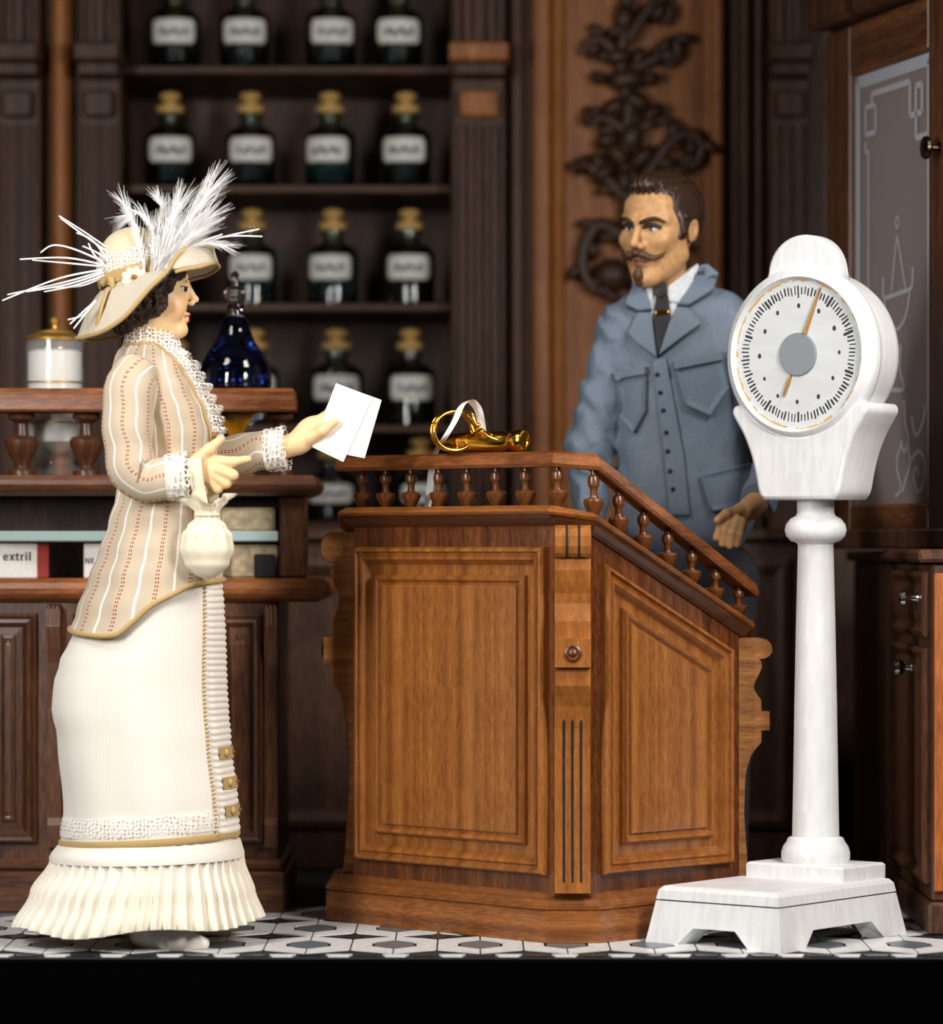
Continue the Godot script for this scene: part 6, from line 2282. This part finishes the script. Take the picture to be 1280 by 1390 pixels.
	for q in [[[994, 698, 240], [980, 712, 250], [972, 730, 250]], [[996, 703, 246], [985, 719, 256], [980, 738, 254]], [[1001, 707, 250], [994, 723, 258], [990, 741, 256]], [[1007, 709, 250], [1003, 725, 256], [1000, 739, 254]]]:
		k.chain([mw(q[0][0], q[0][1], q[0][2]), mw(q[1][0], q[1][1], q[1][2]), mw(q[2][0], q[2][1], q[2][2])], [7.4 * U2, 6.6 * U2, 5.0 * U2], 0.004)
	k.chain([mw(1004, 694, 238), mw(986, 698, 252), mw(974, 706, 258)], [8 * U2, 7 * U2, 5.4 * U2], 0.005)
	k.net(0.0034, body, func(_p): return skin)
	# his right hand hangs below the sleeve
	k = Field.new()
	k.capsule(mw(803, 694, 7), mw(806, 716, 10), 14 * U2, 15 * U2, 0.02)
	k.egg(mw(808, 736, 12), Vector3(17, 22, 12) * U2, 0.02)
	for i in 4:
		k.chain([mw(798 + i * 7, 752, 14), mw(799 + i * 7, 772, 20), mw(801 + i * 6, 786, 28)], [6.6 * U2, 6.0 * U2, 4.8 * U2], 0.004)
	k.chain([mw(818, 730, 20), mw(824, 746, 28), mw(822, 758, 32)], [7.6 * U2, 6.6 * U2, 5.2 * U2], 0.005)
	k.net(0.005, body, func(_p): return skin)
	part(o, "body", Field.finish(body), M.skin_man, "tanned painted face and hands")
	# eyes
	for s in [-1, 1]:
		var g := G.new()
		g.ball(hp.call(s * 19, 3, 41.5), Vector3(8.6, 4.6, 7.5) * U2, 16, 12, B)
		var eye := part(o, "eye", g.mesh(), M.eye_white)
		g = G.new()
		g.ball(hp.call(s * 18, 3.4, 47.4), Vector3(3.4, 3.4, 2.2) * U2, 14, 10, B)
		part(eye, "iris", g.mesh(), M.iris_blue)
		g = G.new()
		g.tube(curve_points([hp.call(s * 7, 5, 50), hp.call(s * 15, 8, 51), hp.call(s * 23, 8, 49), hp.call(s * 31, 4, 43)], 4), [3.0 * U2], 6)
		part(eye, "upper_lid", g.mesh(), M.hair_brown)
		g = G.new()
		g.tube(curve_points([hp.call(s * 5, 11, 56), hp.call(s * 16, 15, 56), hp.call(s * 27, 17, 50), hp.call(s * 37, 11, 41)], 4), [2.2 * U2, 2.8 * U2, 3.0 * U2, 3.2 * U2, 3.2 * U2, 3.2 * U2, 3.0 * U2, 2.8 * U2, 2.6 * U2, 2.4 * U2, 2.0 * U2, 1.6 * U2, 1.2 * U2], 8)
		part(o, "eyebrow", g.mesh(), M.hair_brown)
	# combed-back hair with grooves, sideburns
	var hf := Field.new()
	hf.egg(hp.call(0, 24, -12), Vector3(51, 55, 58) * U2, 0.02, B)
	hf.egg(hp.call(0, 62, 22), Vector3(25, 15, 26) * U2, 0.02, B)
	for s in [-1, 1]:
		hf.capsule(hp.call(s * 43, 16, 8), hp.call(s * 38, -36, 16), 10 * U2, 6.5 * U2, 0.01)
	hf.egg(hp.call(0, 4, 62), Vector3(52, 47, 46) * U2, 0.008, B, true)
	for s in [-1, 1]:
		hf.egg(hp.call(s * 35, 40, 44), Vector3(14, 21, 20) * U2, 0.006, B, true)
	hf.block(hp.call(0, -64, -12), Vector3(80, 52, 36) * U2, 0.004, 0.012, B, true)
	for s in [-1, 1]:
		hf.egg(hp.call(s * 56, -6, -8), Vector3(12, 19, 13) * U2, 0.006, B, true)
	var inv := T.affine_inverse()
	var combed := func(p: Vector3) -> float:
		var q: Vector3 = inv * p / U2
		return 1.5 * U2 * sin(q.x * 0.7 + 2.4 * sin(q.z * 0.06) + q.y * 0.16) + 1.1 * U2 * sin(q.x * 1.5 + q.z * 0.25 + q.y * 0.3)
	var ho := Field.blank()
	hf.net(0.0034, ho, null, combed)
	part(o, "hair", Field.finish(ho), M.hair_man, "glossy brown combed-back hair")
	# moustache with turned-up ends and a small beard
	var mf := Field.new()
	for s in [-1, 1]:
		mf.chain([hp.call(0, -28, 60), hp.call(s * 10, -31, 59), hp.call(s * 21, -36, 52), hp.call(s * 31, -33, 44), hp.call(s * 36, -27, 39)], [3.6 * U2, 4.6 * U2, 3.8 * U2, 2.4 * U2, 1.2 * U2], 0.006)
	mf.net(0.003, out_hair({}), null, func(p: Vector3) -> float: return 0.6 * U2 * sin((inv * p / U2).x * 1.9))
	part(o, "moustache", Field.finish(hair_out), M.whisker)
	mf = Field.new()
	mf.chain([hp.call(0, -50, 55), hp.call(0, -59, 55), hp.call(0, -69, 52)], [3.5 * U2, 6.0 * U2, 5.5 * U2], 0.008)
	mf.net(0.003, out_hair({}), null, func(p: Vector3) -> float: return 0.7 * U2 * sin((inv * p / U2).x * 1.6 + (inv * p / U2).y * 0.4))
	part(o, "beard", Field.finish(hair_out), M.whisker)
	# trousers and shoes
	var tf := Field.new()
	tf.egg(mw(940, 780, -2), Vector3(88, 60, 52) * U2)
	for s in [-1, 1]:
		tf.chain([mw(940 + s * 42, 800, 0), mw(938 + s * 46, 1000, 4), mw(936 + s * 48, 1205, 0)], [46 * U2, 36 * U2, 30 * U2], 0.04)
	var to := Field.blank()
	tf.net(0.018, to)
	part(o, "trousers", Field.finish(to), M.trousers)
	for s in [-1, 1]:
		var sf := Field.new()
		var p := mw(936 + s * 50, 1215, 0)
		p.y = 0.045
		sf.chain([p + Vector3(0, 0, -0.03), p + Vector3(-0.02, -0.004, 0.07), p + Vector3(-0.04, -0.014, 0.15)], [0.044, 0.04, 0.030], 0.03)
		var so := Field.blank()
		sf.net(0.009, so)
		part(o, "shoe", Field.finish(so), M.shoe)

func area(called: String, from: Vector3, to: Vector3, size: Vector2, c: Color, energy: float) -> void:
	var l := AreaLight3D.new()
	l.name = called
	l.area_size = size
	l.light_color = c
	l.light_energy = energy
	l.area_range = 40.0
	l.area_attenuation = 2.0
	l.shadow_enabled = true
	add_child(l)
	l.look_at_from_position(from, to, Vector3.UP)

func _ready() -> void:
	# camera
	var cam := Camera3D.new()
	cam.name = "camera"
	var lens := CameraAttributesPhysical.new()
	lens.frustum_near = 0.5
	lens.frustum_far = 60.0
	lens.frustum_focal_length = 130.0
	lens.frustum_focus_distance = 8.62
	lens.exposure_aperture = 1.6
	cam.attributes = lens
	cam.projection = Camera3D.PROJECTION_FRUSTUM
	cam.near = 0.5
	cam.far = 60.0
	cam.size = 1390.0 / F * 0.5
	cam.frustum_offset = Vector2(0, 50.0 / F * 0.5)
	cam.position = Vector3(0, EYE, 0)
	add_child(cam)
	cam.current = true
	# dark studio round the room
	var env := Environment.new()
	env.background_mode = Environment.BG_COLOR
	env.background_color = Color(0.05, 0.05, 0.053)
	env.tonemap_mode = Environment.TONE_MAPPER_LINEAR
	env.tonemap_exposure = 1.0
	env.sdfgi_enabled = true
	env.ssao_enabled = true
	env.ssil_enabled = true
	var we := WorldEnvironment.new()
	we.name = "world"
	we.environment = env
	add_child(we)
	# studio lights: two high softboxes, and two lower ones close in front of the open room
	area("softbox_high_right", Vector3(2.3, 4.3, -6.4), Vector3(0.2, 0.9, -8.7), Vector2(1.2, 1.2), Color(1.0, 0.97, 0.945), 10.5)
	area("softbox_high_left", Vector3(-2.3, 4.3, -6.4), Vector3(0.1, 0.9, -8.9), Vector2(1.2, 1.2), Color(1.0, 0.98, 0.97), 6.5)
	area("softbox_right", Vector3(1.9, 2.1, -6.1), Vector3(0.3, 0.9, -8.6), Vector2(0.7, 0.9), Color(1.0, 0.97, 0.95), 7.6)
	area("strip_left", Vector3(-2.1, 1.8, -5.9), Vector3(0.0, 1.0, -8.7), Vector2(0.4, 1.5), Color(1.0, 0.985, 0.975), 8.2)
	rng.seed = 7
	make_materials()
	build_room()
	build_carving()
	build_bottles()
	build_counter()
	build_right_side()
	build_lectern()
	build_scale()
	build_horn()
	build_lady()
	build_chemist()
